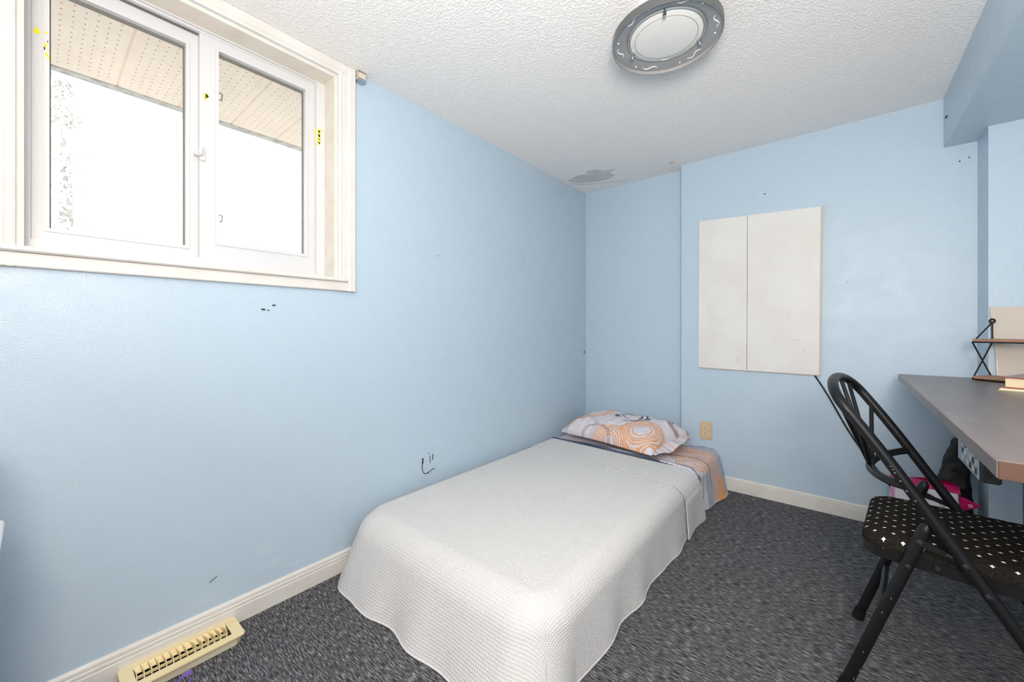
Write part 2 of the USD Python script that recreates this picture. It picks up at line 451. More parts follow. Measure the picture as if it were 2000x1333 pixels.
def quad(y0, y1, z0, z1, k=0.0015, seed=0):
    r = np.random.default_rng(seed)
    c = np.array([(y0, z0), ((y0 + y1) / 2, z0), (y1, z0), (y1, (z0 + z1) / 2), (y1, z1), ((y0 + y1) / 2, z1), (y0, z1), (y0, (z0 + z1) / 2)])
    return c + r.uniform(-k, k, c.shape)


s = thing('sticker_remnant', 'yellow torn sticker scraps on the left stile of the window', 'sticker')
XS = -0.1209
flake('scrap', quad(-2.857, -2.847, 1.826, 1.841, 0.0014, 1), XS, M_YEL, s)
flake('scrap', quad(-2.838, -2.831, 1.836, 1.840, 0.001, 2), XS + 0.0035, M_YEL, s)
flake('scrap', quad(-2.839, -2.834, 1.796, 1.808, 0.001, 3), XS + 0.0035, M_YEL, s)
flake('scrap', [(-2.837, 1.778), (-2.830, 1.764), (-2.829, 1.771), (-2.833, 1.782)], XS + 0.0035, M_YEL, s)
flake('scrap', quad(-2.833, -2.8295, 1.788, 1.791, 0.0006, 4), XS + 0.0035, M_YEL, s)
flake('print', quad(-2.8335, -2.8315, 1.812, 1.816, 0.0004, 9), XS + 0.0035, M_BLK, s)
flake('print', quad(-2.8395, -2.8372, 1.788, 1.796, 0.0004, 9), XS + 0.0035, M_BLK, s)
s = thing('sticker_remnant', 'small yellow and black sticker scrap on the middle stile of the window', 'sticker')
flake('scrap', quad(-2.482, -2.4775, 1.797, 1.823, 0.0008, 3), -0.098, M_YEL, s)
flake('print', [(-2.4775, 1.805), (-2.468, 1.814), (-2.472, 1.821), (-2.4775, 1.822)], -0.098, M_BLK, s)
s = thing('sticker_remnant', 'torn yellow sticker with black marks on the right side of the window', 'sticker')
XS = -0.0857
flake('scrap', quad(-2.100, -2.090, 1.778, 1.842, 0.001, 4), XS, M_YEL, s)
flake('scrap', quad(-2.112, -2.108, 1.780, 1.846, 0.0009, 5), XS, M_YEL, s)
flake('scrap', quad(-2.085, -2.080, 1.838, 1.845, 0.0009, 6), XS, M_YEL, s)
for z0, z1 in ((1.830, 1.838), (1.812, 1.822), (1.800, 1.803), (1.784, 1.790)):
    flake('print', [(-2.099, z0), (-2.091, z0 - 0.004), (-2.091, z1 - 0.004), (-2.099, z1)], XS + 0.0006, M_BLK, s)

# small curtain-rod bracket in the corner between casing and ceiling
br = thing('curtain_bracket', 'small metal curtain rod bracket beside the window casing under the ceiling', 'bracket')
M_BRK = mat('cream_metal', lin(214, 205, 186), 0.4, 0.5)
obj('bracket_plate', cat([box(0.0, 0.002, -1.984, -1.950, 2.062, 2.096), box(0.0, 0.030, -1.9845, -1.9825, 2.064, 2.096), box(0.0, 0.030, -1.984, -1.950, 2.094, 2.096), box(0.028, 0.030, -1.984, -1.950, 2.070, 2.096)]), M_BRK, br)
obj('bracket_gate', cbox(0.002, 0.031, -1.984, -1.950, 2.058, 2.068, 0.002), mat('silver_metal', lin(176, 184, 192), 0.3, 0.5, metal=0.7), br)
obj('screw', trimesh.creation.cylinder(0.003, 0.004, sections=10, transform=trimesh.transformations.rotation_matrix(np.pi / 2, (1, 0, 0), (0, 0, 0))).apply_translation((0.013, -1.986, 2.080)), mat('rusty_screw', lin(120, 84, 62), 0.6, 0.3), br)

# ------------------------------------------------------------------ outside the window
ES = 2.15
M_SOF = mat('cream_vinyl_soffit', lin(228, 208, 186), 0.55, 0.3, vary=(7, lin(216, 194, 172), 0.5))
M_HOLE = mat('soffit_hole', lin(150, 130, 110), 0.9, 0.1)
sof = thing('eave_soffit', 'cream perforated vinyl soffit under the eave outside the window', 'soffit')
pw = 0.2267
y = -2.61 - 3 * pw
k = 0
while y < -0.9:
    pn = obj('soffit_panel', cat([cbox(-1.03, -0.155, y + 0.003, y + pw - 0.003, ES, ES + 0.012, 0.003), box(-1.03, -0.155, y - 0.004, y + 0.004, ES + 0.004, ES + 0.012)]), M_SOF, sof)
    if -3.3 < y < -1.5:
        hs = []
        for r_ in range(6):
            yy = y + 0.040 + r_ * (pw - 0.075) / 5
            for c_ in range(21):
                xx = -0.185 - c_ * 0.0400 - (r_ % 2) * 0.020
                if xx > -1.0:
                    a = np.linspace(0, 2 * np.pi, 7)[:6]
                    hs.append(np.c_[xx + 0.0032 * np.cos(a), yy + 0.0032 * np.sin(a)])
        v = np.vstack([np.c_[h, np.full(6, ES - 0.0004)] for h in hs])
        f = np.vstack([np.array([(0, 2, 1), (0, 3, 2), (0, 4, 3), (0, 5, 4)]) + 6 * i for i in range(len(hs))])
        obj('perforations', (v, f), M_HOLE, pn, kind='stuff')
    y += pw
obj('fascia_trim', cat([box(-1.075, -1.03, -4.4, -0.8, ES - 0.004, ES + 0.01)]), mat('dirty_grey_trim', lin(188, 182, 172), 0.7, 0.2, vary=(30, lin(140, 134, 126), 0.8)), sof)
obj('gutter', cat([box(-1.16, -1.075, -4.4, -0.8, ES - 0.004, ES + 0.09)]), mat('white_gutter', lin(235, 235, 232), 0.5, 0.4), sof)
obj('roof_deck', box(-1.15, -0.16, -4.4, -0.8, ES + 0.1, ES + 0.13), mat('roof_board', lin(120, 110, 100), 0.9, 0.1), sof)
obj('ground', box(-60, -0.16, -60, 60, 0.7, 0.9), mat('pale_concrete', lin(158, 158, 159), 0.95, 0.1, bump=(2, 0.4, 0.05)), kind='structure', label='pale yard outside the window')


M_LEAF = usdkit.material(stage, '/World/Looks/frosty_leaf', {
    'd': ('diffuse_bsdf', {'color': lin(212, 213, 209)}), 't': ('translucent_bsdf', {'color': lin(212, 213, 209)}), 'm': ('mix_closure', {'fac': 0.5})},
    [('d.BSDF', 'm.closure1'), ('t.BSDF', 'm.closure2')], surface='m.closure')


def tree(px, py, h, seed):
    r = np.random.default_rng(seed)
    t = thing('garden_tree', 'faint pale tree in the glare outside the left window pane', 'tree', (px, py, 0.9))
    obj('trunk', tube([(0, 0, 0), (0.05, 0.03, h * 0.5), (0, 0, h * 0.95)], [0.13, 0.08, 0.02], 8), mat('grey_bark', lin(150, 146, 140), 0.9, 0.1), t)
    V, F = [], []
    for i in range(6500):
        z = h * (0.12 + 0.88 * r.random() ** 1.1)
        R = 0.95 * (1 - z / h) ** 0.6 * (0.55 + 0.45 * math.sin(z * 5.0) ** 2) + 0.05
        a = r.random() * 2 * np.pi
        c = np.array([R * r.random() ** 0.5 * math.cos(a), R * r.random() ** 0.5 * math.sin(a), z])
        u = r.normal(size=3)
        u /= np.linalg.norm(u)
        w = np.cross(u, r.normal(size=3))
        w /= np.linalg.norm(w)
        k0 = len(V)
        V += [c - u * 0.055, c + w * 0.024, c + u * 0.055, c - w * 0.024]
        F += [(k0, k0 + 1, k0 + 2), (k0, k0 + 2, k0 + 3)]
    obj('foliage', (np.array(V), np.array(F)), M_LEAF, t, kind='stuff')


tree(-9.0, -2.55, 4.6, 11)

# ------------------------------------------------------------------ ceiling lamp
LC = (1.125, -1.447)
lamp = thing('ceiling_lamp', 'round flush ceiling lamp with etched grey glass ring and white diffuser', 'lamp', (LC[0], LC[1], 0))
M_RING = mat('etched_grey_glass', lin(140, 143, 146), 0.22, 0.6, vary=(20, lin(152, 154, 156), 0.6))
M_EDGE = mat('frosted_glass_edge', lin(160, 158, 156), 0.5, 0.5, bump=(220, 0.6, 0.003))
M_CHROME = mat('chrome', lin(200, 204, 206), 0.12, 0.5, metal=1.0)
M_BEVEL = mat('polished_bevel', lin(150, 158, 160), 0.08, 0.8)
M_ETCH = mat('etched_white', lin(232, 232, 232), 0.5, 0.4)
obj('canopy', lathe([(0.0, 2.0995), (0.105, 2.0995), (0.105, 2.062), (0.098, 2.050), (0.0, 2.050)], 64), mat('white_canopy', lin(225, 225, 222), 0.4, 0.4), lamp, smooth=35)
obj('glass_ring', lathe([(0.126, 2.032), (0.140, 2.0225), (0.176, 2.0185), (0.178, 2.0195), (0.1765, 2.0205), (0.150, 2.034), (0.127, 2.036), (0.126, 2.032)], 96), M_RING, lamp, smooth=30)
obj('ring_edge', lathe([(0.1772, 2.0075), (0.1786, 2.0075), (0.1786, 2.030), (0.1766, 2.030), (0.1768, 2.0080), (0.1772, 2.0075)], 96), M_EDGE, lamp, smooth=30)
obj('outer_edge', lathe([(0.1787, 2.0078), (0.1800, 2.0078), (0.1806, 2.0095), (0.1806, 2.0335), (0.1768, 2.036), (0.150, 2.0365), (0.150, 2.0345), (0.1787, 2.0300), (0.1787, 2.0078)], 96), mat('dark_glass_edge', lin(84, 86, 88), 0.3, 0.5), lamp, smooth=30)
obj('inner_rim', lathe([(0.117, 2.034), (0.122, 2.0235), (0.1265, 2.0225), (0.1275, 2.033), (0.117, 2.034)], 96), M_BEVEL, lamp, smooth=30)
M_OPAL = mat('white_opal_glass', lin(226, 226, 224), 0.25, 0.5)
obj('diffuser', lathe([(0.0, 2.0145), (0.03, 2.0148), (0.06, 2.0158), (0.09, 2.0180), (0.1015, 2.0195), (0.103, 2.0200), (0.1185, 2.0230), (0.1195, 2.028), (0.1195, 2.050), (0.0, 2.050)], 96), M_OPAL, lamp, smooth=30)
a = np.linspace(0, 2 * np.pi, 90, endpoint=False)
obj('printed_line', tube(np.c_[0.1025 * np.cos(a), 0.1025 * np.sin(a), np.full(90, 2.0195)], 0.0007, 5, closed=True), mat('grey_print', lin(120, 120, 120), 0.5, 0.4), lamp)
for k in range(3):
    an = math.radians((-73, 44, 177)[k])
    c, s_ = math.cos(an), math.sin(an)
    rod = tube([(0.124 * c, 0.124 * s_, 2.010), (0.124 * c, 0.124 * s_, 2.075)], 0.0035, 10)
    knob = lathe([(0, 2.004), (0.004, 2.0045), (0.0055, 2.007), (0.0055, 2.012), (0.004, 2.014), (0.006, 2.016), (0.006, 2.021), (0, 2.022)], 16, (0.124 * c, 0.124 * s_, 0))
    arm = tube([(0.124 * c, 0.124 * s_, 2.019), (0.114 * c, 0.114 * s_, 2.019)], 0.003, 8)
    obj('clip', cat([rod, knob, arm]), M_CHROME, lamp, smooth=40)
for k in range(6):
    a0 = math.radians(10 + 60 * k)
    t = np.linspace(-0.5, 0.5, 15)
    ang = a0 + t * 0.36
    rad = 0.158 + 0.007 * np.sin(t * 2 * np.pi)
    zz = 2.0225 + (2.0185 - 2.0225) * (rad - 0.140) / 0.036
    obj('etched_wave', tube(np.c_[rad * np.cos(ang), rad * np.sin(ang), zz], 0.0012 + 0.0012 * np.cos(t * np.pi), 6), M_ETCH, lamp)
    ad = a0 + 0.36
    obj('etched_dot', trimesh.creation.icosphere(1, 0.0032).apply_translation((0.161 * math.cos(ad), 0.161 * math.sin(ad), 2.0195)), M_ETCH, lamp)

# ------------------------------------------------------------------ mattress, sheet, blanket, pillow
MX0, MX1, MY0, MY1, MZ = 0.030, 1.000, -1.985, -0.100, 0.236
mt = thing('mattress', 'low twin mattress on the carpet under sheet and blanket', 'mattress')
obj('mattress_body', rbox(MX0 + 0.012, MX1 - 0.02, MY0 + 0.025, MY1 - 0.012, 0.003, MZ - 0.012, 0.05, 24), mat('mattress_ticking', lin(225, 222, 216), 0.9, 0.1), mt, smooth=40)


def vec_noise(P, s, seed):
    return meshkit.fbm(np.asarray(P) * s, 3, seed) - 0.5


def drape(U, V, xl, xr, yf, top, R, r0, floor_flare, left_drop, foot=True, seed=1, fold=0.014, lift=0.0, foot_flare=0.0):
    """cloth over the bed: U across (x), V along (y, toward the foot is negative). Cloth coordinates are
    lengths; what hangs over an edge bends down over a radius r0 and falls to the floor."""
    cx = np.clip(U, xl + R, xr - R)
    cy = np.maximum(V, yf + R) if foot else V.copy()
    du, dv = U - cx, V - cy
    n = 3.2
    d = (np.abs(du) ** n + np.abs(dv) ** n) ** (1 / n)
    L = np.sqrt(du ** 2 + dv ** 2) + 1e-9
    ex, ey = du / L, dv / L
    flat_len = R - r0
    arc = r0 * np.pi / 2
    h = np.where(d < flat_len, d, np.where(d < flat_len + arc, flat_len + r0 * np.sin(np.clip((d - flat_len) / r0, 0, np.pi / 2)), R))
    z = np.where(d < flat_len, top, np.where(d < flat_len + arc, top - r0 * (1 - np.cos(np.clip((d - flat_len) / r0, 0, np.pi / 2))), top - r0))
    hang = np.maximum(0, d - flat_len - arc)
    avail = top - r0 - 0.004
    left = ex < -0.7
    hang_l = np.where(left, np.minimum(hang, left_drop), hang)
    fall = np.minimum(hang_l, avail)
    z = z - fall
    frac = np.clip(fall / avail, 0, 1)
    drop = np.clip((top - z) / top, 0, 1)
    s = np.where(np.abs(ex) > np.abs(ey), V, U) + np.arctan2(-dv, du) * 0.16
    wave = np.sin(s * 17 + 1.3 * np.sin(s * 5 + seed)) * 0.6 + np.sin(s * 31 + seed) * 0.25 + vec_noise(np.c_[s.ravel(), 0 * s.ravel(), 0 * s.ravel() + seed], 6.0, seed).reshape(s.shape) * 1.0
    corner = np.clip(np.minimum(np.abs(ex), np.abs(ey)) * 1.5, 0, 1) * foot
    out = (floor_flare + foot_flare * ey ** 2) * drop + fold * frac ** 1.4 * wave + 0.02 * corner * frac
    out = np.where(left, 0, out)
    extra = np.maximum(0, hang - avail)
    out = out + np.where(left, 0, np.minimum(extra, 0.006) * 0.6)
    x, y = cx + ex * (h + out), cy + ey * (h + out)
    on_top = 1 - smoothstep(0.3 * flat_len, flat_len + arc, d)
    z = z + lift + 0.006 * on_top * vec_noise(np.stack([U, V, 0 * U], -1).reshape(-1, 3), 2.6, seed).reshape(U.shape)
    z = z + 0.002 * on_top * vec_noise(np.stack([U, V, 0 * U], -1).reshape(-1, 3), 11.0, seed + 3).reshape(U.shape)
    return x, y, np.maximum(z, 0.003), frac


# --- white waffle blanket
def waffle_look():
    n = {
        'uv': ('attribute', {'attribute': 'paint'}),
        'sx': ('separate_xyz', {}),
        'mu': ('math', {'math_type': 'multiply', 'value2': 2 * math.pi / 0.0085}),
        'mv': ('math', {'math_type': 'multiply', 'value2': 2 * math.pi / 0.0085}),
        'su': ('math', {'math_type': 'sine'}), 'sv': ('math', {'math_type': 'sine'}),
        'mx': ('math', {'math_type': 'maximum'}),
        'b': ('bump', {'strength': 0.45, 'distance': 0.0020}),
        'p': ('principled_bsdf', {'base_color': lin(220, 219, 218), 'roughness': 0.95, 'specular_ior_level': 0.1, 'sheen_weight': 0.05}),
    }
    l = [('uv.vector', 'sx.vector'), ('sx.x', 'mu.value1'), ('sx.y', 'mv.value1'), ('mu.value', 'su.value1'), ('mv.value', 'sv.value1'),
         ('su.value', 'mx.value1'), ('sv.value', 'mx.value2'), ('mx.value', 'b.height'), ('b.normal', 'p.normal')]
    return usdkit.material(stage, '/World/Looks/white_waffle_cotton', n, l, surface='p.BSDF')


M_WAFFLE = waffle_look()
HEAD = -0.585


def cloth(u, v):
    return np.meshgrid(u, v, indexing='ij')


u = np.r_[np.linspace(-0.10, 0.17, 36), np.linspace(0.18, 0.88, 60), np.linspace(0.887, 1.232, 70)]
v = np.r_[np.linspace(HEAD, -1.82, 110), np.linspace(-1.827, -2.230, 76)]
U, V = cloth(u, v)
Vh = V + (0.06 * (U - 0.5) ** 2 - 0.055 * np.clip(U - 0.35, 0, 2)) * (1 - smoothstep(-0.62, -1.25, V))
X, Y, Z, FR = drape(U, Vh, 0.022, 1.012, -2.008, MZ + 0.016, 0.13, 0.075, 0.016, 0.10, True, 2, 0.013, foot_flare=0.086)
nu, nv = U.shape
hem = smoothstep(HEAD - 0.02, HEAD, V)
Z = Z - 0.010 * hem * (FR < 0.02)
top_v = np.stack([X, Y, Z], -1).reshape(-1, 3)
uvs = np.stack([U, V, 0 * U], -1).reshape(-1, 3)
bl = thing('blanket', 'white waffle-weave blanket spread over the low bed, head edge folded back', 'blanket')


def up(mesh):
    """orient an open surface so that it faces up on the whole"""
    n = np.cross(mesh[0][mesh[1][:, 1]] - mesh[0][mesh[1][:, 0]], mesh[0][mesh[1][:, 2]] - mesh[0][mesh[1][:, 0]])
    return (mesh[0], mesh[1] if n[:, 2].sum() > 0 else mesh[1][:, ::-1])


obj('blanket_cloth', up((top_v, grid_faces(nu, nv))), M_WAFFLE, bl, smooth=True, color=uvs)
# the head end turned back over itself: a second layer with a rolled front edge and a stitched hem
u2 = np.r_[np.linspace(-0.085, 0.17, 30), np.linspace(0.18, 0.88, 60), np.linspace(0.887, 1.232, 60)]
q = np.linspace(0, 1, 52)
U2, Q = cloth(u2, q)
edge = 0.06 * (U2 - 0.5) ** 2 - 0.055 * np.clip(U2 - 0.35, 0, 2)
edge2 = 0.02 * np.sin(U2 * 7) - 0.02 * smoothstep(0.6, 1.2, U2) + 0.02 * smoothstep(0.25, 0.0, U2)
V2 = HEAD + 0.004 + edge + (-0.282 + edge2 - edge * 0.4) * Q
roll = 1 - smoothstep(0.0, 0.05, Q)
X2, Y2, Z2, F2 = drape(U2, V2, 0.014, 1.020, -2.008, MZ + 0.016, 0.13, 0.080, 0.018, 0.10, False, 2, 0.009, lift=0.0)
end = smoothstep(0.985, 1.0, Q)
lift = 0.0038 * (1 - 0.75 * end) - 0.012 * roll
Nx = np.where(F2 > 0.01, 1.0, 0.0)
Z2 = Z2 + lift * (1 - Nx)
X2 = X2 + 0.0045 * Nx * (U2 > 0.5) * (1 - end)
obj('turned_back_edge', up((np.stack([X2, Y2, Z2], -1).reshape(-1, 3), grid_faces(*U2.shape))), M_WAFFLE, bl, smooth=True, color=np.stack([U2, V2 * 1.003, 0 * U2], -1).reshape(-1, 3))
hemline = np.stack([X2[:, -3], Y2[:, -3], Z2[:, -3] + 0.0012], -1)
obj('hem_stitch', tube(hemline[16:] - np.array([0, 0.002, 0.0006]), 0.0012, 6), mat('grey_thread', lin(178, 176, 174), 0.9, 0.1), bl)

# --- patterned cotton: colours per vertex, a printed pattern of ring clusters, bands and hatching
C_BASE, C_PEACH, C_ORG, C_NAVY, C_GREY, C_BLU, C_BRN = (np.array(lin(*c)) for c in ((222, 216, 222), (226, 190, 172), (232, 168, 120), (52, 64, 88), (120, 130, 146), (176, 186, 204), (112, 86, 80)))


def put(col, mask, c):
    m = np.clip(mask, 0, 1)[..., None]
    return col * (1 - m) + np.asarray(c) * m


def line(dist, w, soft=0.0012):
    return 1 - smoothstep(w - soft, w + soft, np.abs(dist))


def paint_look(name, rough=0.85):
    return usdkit.material(stage, '/World/Looks/' + name, {
        'a': ('attribute', {'attribute': 'paint'}), 't': ('texture_coordinate', {}), 'n': ('noise_texture', {'scale': 900.0, 'detail': 1.0}), 'b': ('bump', {'strength': 0.15, 'distance': 0.001}),
        'p': ('principled_bsdf', {'roughness': rough, 'specular_ior_level': 0.15, 'sheen_weight': 0.05})},
        [('a.color', 'p.base_color'), ('t.object', 'n.vector'), ('n.fac', 'b.height'), ('b.normal', 'p.normal')], surface='p.BSDF')


M_PRINT = paint_look('printed_cotton')

us = np.r_[np.linspace(-0.06, 0.80, 150), np.linspace(0.804, 1.285, 170)]
vs = np.linspace(-0.645, 0.012, 210)
U3, V3 = cloth(us, vs)
X3, Y3, Z3, F3 = drape(U3, V3, 0.026, 0.995, -9, MZ, 0.10, 0.045, 0.062, 0.08, False, 5, 0.016)
ridge = np.exp(-((V3 + 0.545 + 0.05 * (U3 - 0.3)) / 0.016) ** 2) * 0.020 * (F3 < 0.5) * (0.7 + 0.6 * meshkit.noise(np.stack([U3 * 9, V3 * 9, 0 * U3], -1), 3))
wr = vec_noise(np.stack([U3, V3, 0 * U3], -1), 14.0, 8) * 0.016 * (1 - smoothstep(0.0, 0.2, F3)) * smoothstep(0.62, 0.75, U3) * smoothstep(-0.56, -0.45, V3)
Z3 = Z3 + ridge + wr
X3 = X3 - (0.050 * smoothstep(-0.25, -0.60, V3)) * F3 * (U3 > 0.5)
X3 = X3 + 0.010 * smoothstep(0.3, 1.0, F3) * smoothstep(-0.62, -0.45, V3) * np.sin(V3 * 26 + 0.6) * (U3 > 0.5)
Y3 = np.minimum(Y3, -0.003)
Y3 = np.where(X3 > XN - 0.01, np.minimum(Y3, YB - 0.004), Y3)
Y3 = np.where((Z3 < 0.09) & (X3 > XN - 0.02), np.minimum(Y3, YB - 0.018), Y3)
Z3 = np.where((V3 > -0.10) & (X3 > XN), Z3, Z3)
col = np.broadcast_to(C_BASE, U3.shape + (3,)).copy()
w1 = V3 + 0.05 * (U3 - 0.5) + 0.006 * np.sin(U3 * 14)
col = put(col, line(w1 + 0.10, 0.035, 0.003), C_BLU)
hatch = (U3 > 0.78) * (w1 > -0.40) * (w1 < -0.13)
col = put(col, hatch * 0.85, C_PEACH)
col = put(col, hatch * line(np.mod(U3 * 0.35 + w1, 0.018) - 0.009, 0.002), C_BRN * 0.6 + C_PEACH * 0.4)
col = put(col, line(w1 + 0.33 + 0.4 * (U3 - 1.0) ** 2, 0.0045), C_BRN)
col = put(col, line(w1 + 0.415 + 0.15 * (U3 - 0.8), 0.003), C_BRN)
col = put(col, (U3 > 1.10) * line(w1 + 0.185 + 0.45 * (U3 - 1.1), 0.045, 0.006), C_ORG)
col = put(col, (U3 > 1.03) * line(w1 + 0.375, 0.04, 0.006), C_BLU)
for cu, cv in ((0.93, -0.46), (0.35, -0.30)):
    d_ = np.hypot(U3 - cu, V3 - cv)
    for rr in (0.03, 0.045, 0.06, 0.075):
        col = put(col, (w1 < -0.40) * line(d_ - rr, 0.003), C_ORG)
for off, wd, c in ((0.520, 0.006, C_NAVY), (0.540, 0.0075, C_NAVY), (0.556, 0.004, C_GREY), (0.574, 0.0055, C_NAVY), (0.492, 0.0022, C_BRN)):
    col = put(col, line(w1 + off, wd), c)
navy_left = (U3 < 0.80) * line(w1 + 0.540, 0.032, 0.004)
col = put(col, navy_left * 0.9, C_NAVY)
col = put(col, (U3 < 0.80) * line(w1 + 0.552, 0.004), C_BLU)
sh = thing('bed_sheet', 'patterned peach, grey and navy fitted sheet at the head of the bed', 'bed sheet')
obj('sheet_cloth', up((np.stack([X3, Y3, Z3], -1).reshape(-1, 3), grid_faces(*U3.shape))), M_PRINT, sh, smooth=True, color=col.reshape(-1, 3))

# --- pillow: a plump cushion in the same print
PL, PW = 0.70, 0.47
gu, gv = np.linspace(-1, 1, 230), np.linspace(-1, 1, 160)
A, B = cloth(gu, gv)


def pillow_surface(sign):
    e = (np.clip(1 - np.abs(A) ** 6.5, 0, 1) * np.clip(1 - np.abs(B) ** 3.0, 0, 1)) ** 0.52
    pinch = 1 - 0.085 * (1 - np.abs(B)) ** 1.2 * np.abs(A) ** 3
    pinch2 = 1 - 0.07 * (1 - np.abs(A)) ** 1.2 * np.abs(B) ** 3
    x = A * PL / 2 * pinch
    y = B * PW / 2 * pinch2
    wr_ = vec_noise(np.stack([A * 2.5, B * 2.0, 0 * A + sign], -1), 2.2, 31) * 0.022 + vec_noise(np.stack([A * 6, B * 2.2, 0 * A + sign], -1), 2.0, 37) * 0.012
    edge_w = smoothstep(0.0, 0.5, e)
    creas = np.abs(vec_noise(np.stack([A * 4, B * 4, 0 * A], -1), 2.5, 41)) * (1 - edge_w) * 0.03
    z = sign * (0.108 if sign > 0 else 0.022) * e + wr_ * edge_w * (sign > 0) + creas * (sign > 0) * np.clip(e * 6, 0, 1)
    return x, y, z


pcol = np.broadcast_to(C_BASE, A.shape + (3,)).copy()
px_, py_ = A * PL / 2, B * PW / 2


def rings(cx, cy, radii, w, c, dash=False, sx=1.0):
    global pcol
    d_ = np.hypot((px_ - cx) / sx, py_ - cy)
    an = np.arctan2(py_ - cy, (px_ - cx) / sx)
    for i, rr in enumerate(radii):
        m_ = line(d_ - rr, w)
        if dash:
            m_ = m_ * (np.sin(an * (1.5 + 0.5 * i) + i * 1.7) > -0.7)
        pcol = put(pcol, m_, c)


rings(-0.26, 0.02, (0.115, 0.128, 0.142), 0.0042, C_ORG)
rings(-0.20, -0.21, (0.10, 0.112, 0.125), 0.0016, C_BLU * 0.7)
rings(-0.345, -0.10, (0.06, 0.085, 0.10), 0.004, C_ORG)
rings(0.045, -0.265, (0.052, 0.066, 0.082, 0.098, 0.114, 0.128), 0.0038, C_ORG)
rings(-0.06, -0.27, (0.10, 0.108, 0.116), 0.0014, C_BRN)
rings(0.225, -0.115, (0.060, 0.082, 0.094, 0.108, 0.124, 0.138), 0.0042, C_ORG)
rings(0.045, 0.060, (0.052, 0.080, 0.092), 0.0048, C_NAVY, True, 1.25)
rings(0.045, 0.060, (0.100,), 0.0012, C_NAVY, False, 1.25)
rings(0.33, 0.16, (0.05, 0.062, 0.074), 0.0035, C_BRN)
x_, y_, z_ = pillow_surface(1)
x2_, y2_, z2_ = pillow_surface(-1)
F_ = grid_faces(*A.shape)
V_ = np.vstack([np.stack([x_, y_, z_], -1).reshape(-1, 3), np.stack([x2_, y2_, z2_], -1).reshape(-1, 3)])
Fp = np.vstack([F_, F_[:, ::-1] + A.size])
pil = thing('pillow', 'plump white pillow printed with orange and navy rings at the bed head', 'pillow', (0.452, -0.300, MZ + 0.014), math.radians(-10.0))
tilt = math.radians(5)
R_ = np.array([[1, 0, 0], [0, math.cos(tilt), -math.sin(tilt)], [0, math.sin(tilt), math.cos(tilt)]])
V_ = V_ @ R_.T + np.array([0, 0, 0.045])
n0 = np.cross(V_[Fp[0, 1]] - V_[Fp[0, 0]], V_[Fp[0, 2]] - V_[Fp[0, 0]])
if n0[2] < 0:
    Fp = Fp[:, ::-1]
obj('pillow_case', (V_, Fp), M_PRINT, pil, smooth=True, color=np.vstack([pcol.reshape(-1, 3)] * 2))
# open flap of the pillow case at the right end
fu, fv = np.linspace(0, 1, 22), np.linspace(-1, 1, 60)
A2, B2 = cloth(fu, fv)
xf = PL / 2 - 0.03 + 0.075 * A2 - 0.03 * B2 ** 2
yf_ = B2 * PW / 2 * 0.93
zf = 0.005 * np.sin(B2 * 9 + A2 * 2) * A2 + 0.008 * np.sin(B2 * 4) * A2 - 0.014 * A2 * A2 + 0.012
Vf = np.stack([xf, yf_, zf], -1).reshape(-1, 3) @ R_.T + np.array([0, 0, 0.045])
fcol = np.broadcast_to(C_BASE, A2.shape + (3,)).copy()
fcol = put(fcol, line(np.mod(yf_ + 0.3 * xf, 0.05) - 0.025, 0.004), C_ORG)
fcol = put(fcol, line(np.mod(yf_, 0.11) - 0.03, 0.008), C_BLU)
obj('case_flap', up((Vf, grid_faces(*A2.shape))), M_PRINT, pil, smooth=True, color=fcol.reshape(-1, 3))

# ------------------------------------------------------------------ back wall: cover panels, cord, outlet
M_PANEL = mat('white_panel_board', lin(226, 225, 222), 0.5, 0.3, vary=(6, lin(216, 212, 204), 0.5))
M_TAPE = mat('aged_trim_tape', lin(200, 192, 174), 0.6, 0.3)


pnl = thing('wall_cover_panel', 'white two-piece cover board fixed to the blue back wall above the outlet', 'panel')
obj('left_board', xz_prism([(0.881, 0.757), (1.1535, 0.7525), (1.157, 1.690), (0.886, 1.701)], YB, YB - 0.016), M_PANEL, pnl)
obj('right_board', xz_prism([(1.1562, 0.7525), (1.500, 0.752), (1.508, 1.675), (1.1597, 1.690)], YB, YB - 0.018), M_PANEL, pnl)
obj('edge_strip', xz_prism([(1.4995, 0.749), (1.507, 0.752), (1.516, 1.679), (1.508, 1.678)], YB, YB - 0.020), M_TAPE, pnl)
obj('edge_strip', xz_prism([(0.880, 0.752), (1.506, 0.746), (1.506, 0.753), (0.880, 0.759)], YB, YB - 0.014), M_TAPE, pnl)
M_SCUFF = mat('pencil_scuff', lin(188, 184, 178), 0.7, 0.2)
for x0, z0, x1, z1 in ((0.935, 1.115, 0.945, 1.128), (1.042, 1.070, 1.046, 1.076), (1.37, 0.94, 1.42, 0.938), (1.36, 1.05, 1.365, 1.09), (1.43, 0.90, 1.445, 0.86), (1.10, 0.83, 1.105, 0.80), (1.37, 0.81, 1.37, 0.79)):
    obj('scuff', tube([(x0, YB - 0.0178, z0), (x1, YB - 0.0178, z1)], 0.0009, 5), M_SCUFF, pnl)

cord = thing('cable', 'thin black cable hanging from the white cover board to behind the chair', 'cable')
P = spline([(1.470, YB - 0.012, 0.768), (1.482, YB - 0.006, 0.745), (1.527, YB - 0.005, 0.663), (1.609, YB - 0.005, 0.492), (1.714, YB - 0.006, 0.312), (1.815, YB - 0.010, 0.165), (1.86, YB - 0.018, 0.085), (1.90, YB - 0.020, 0.012)], 60)
obj('cable_run', tube(P, 0.0042, 8), mat('black_cable', lin(24, 24, 26), 0.45, 0.4), cord, smooth=50)

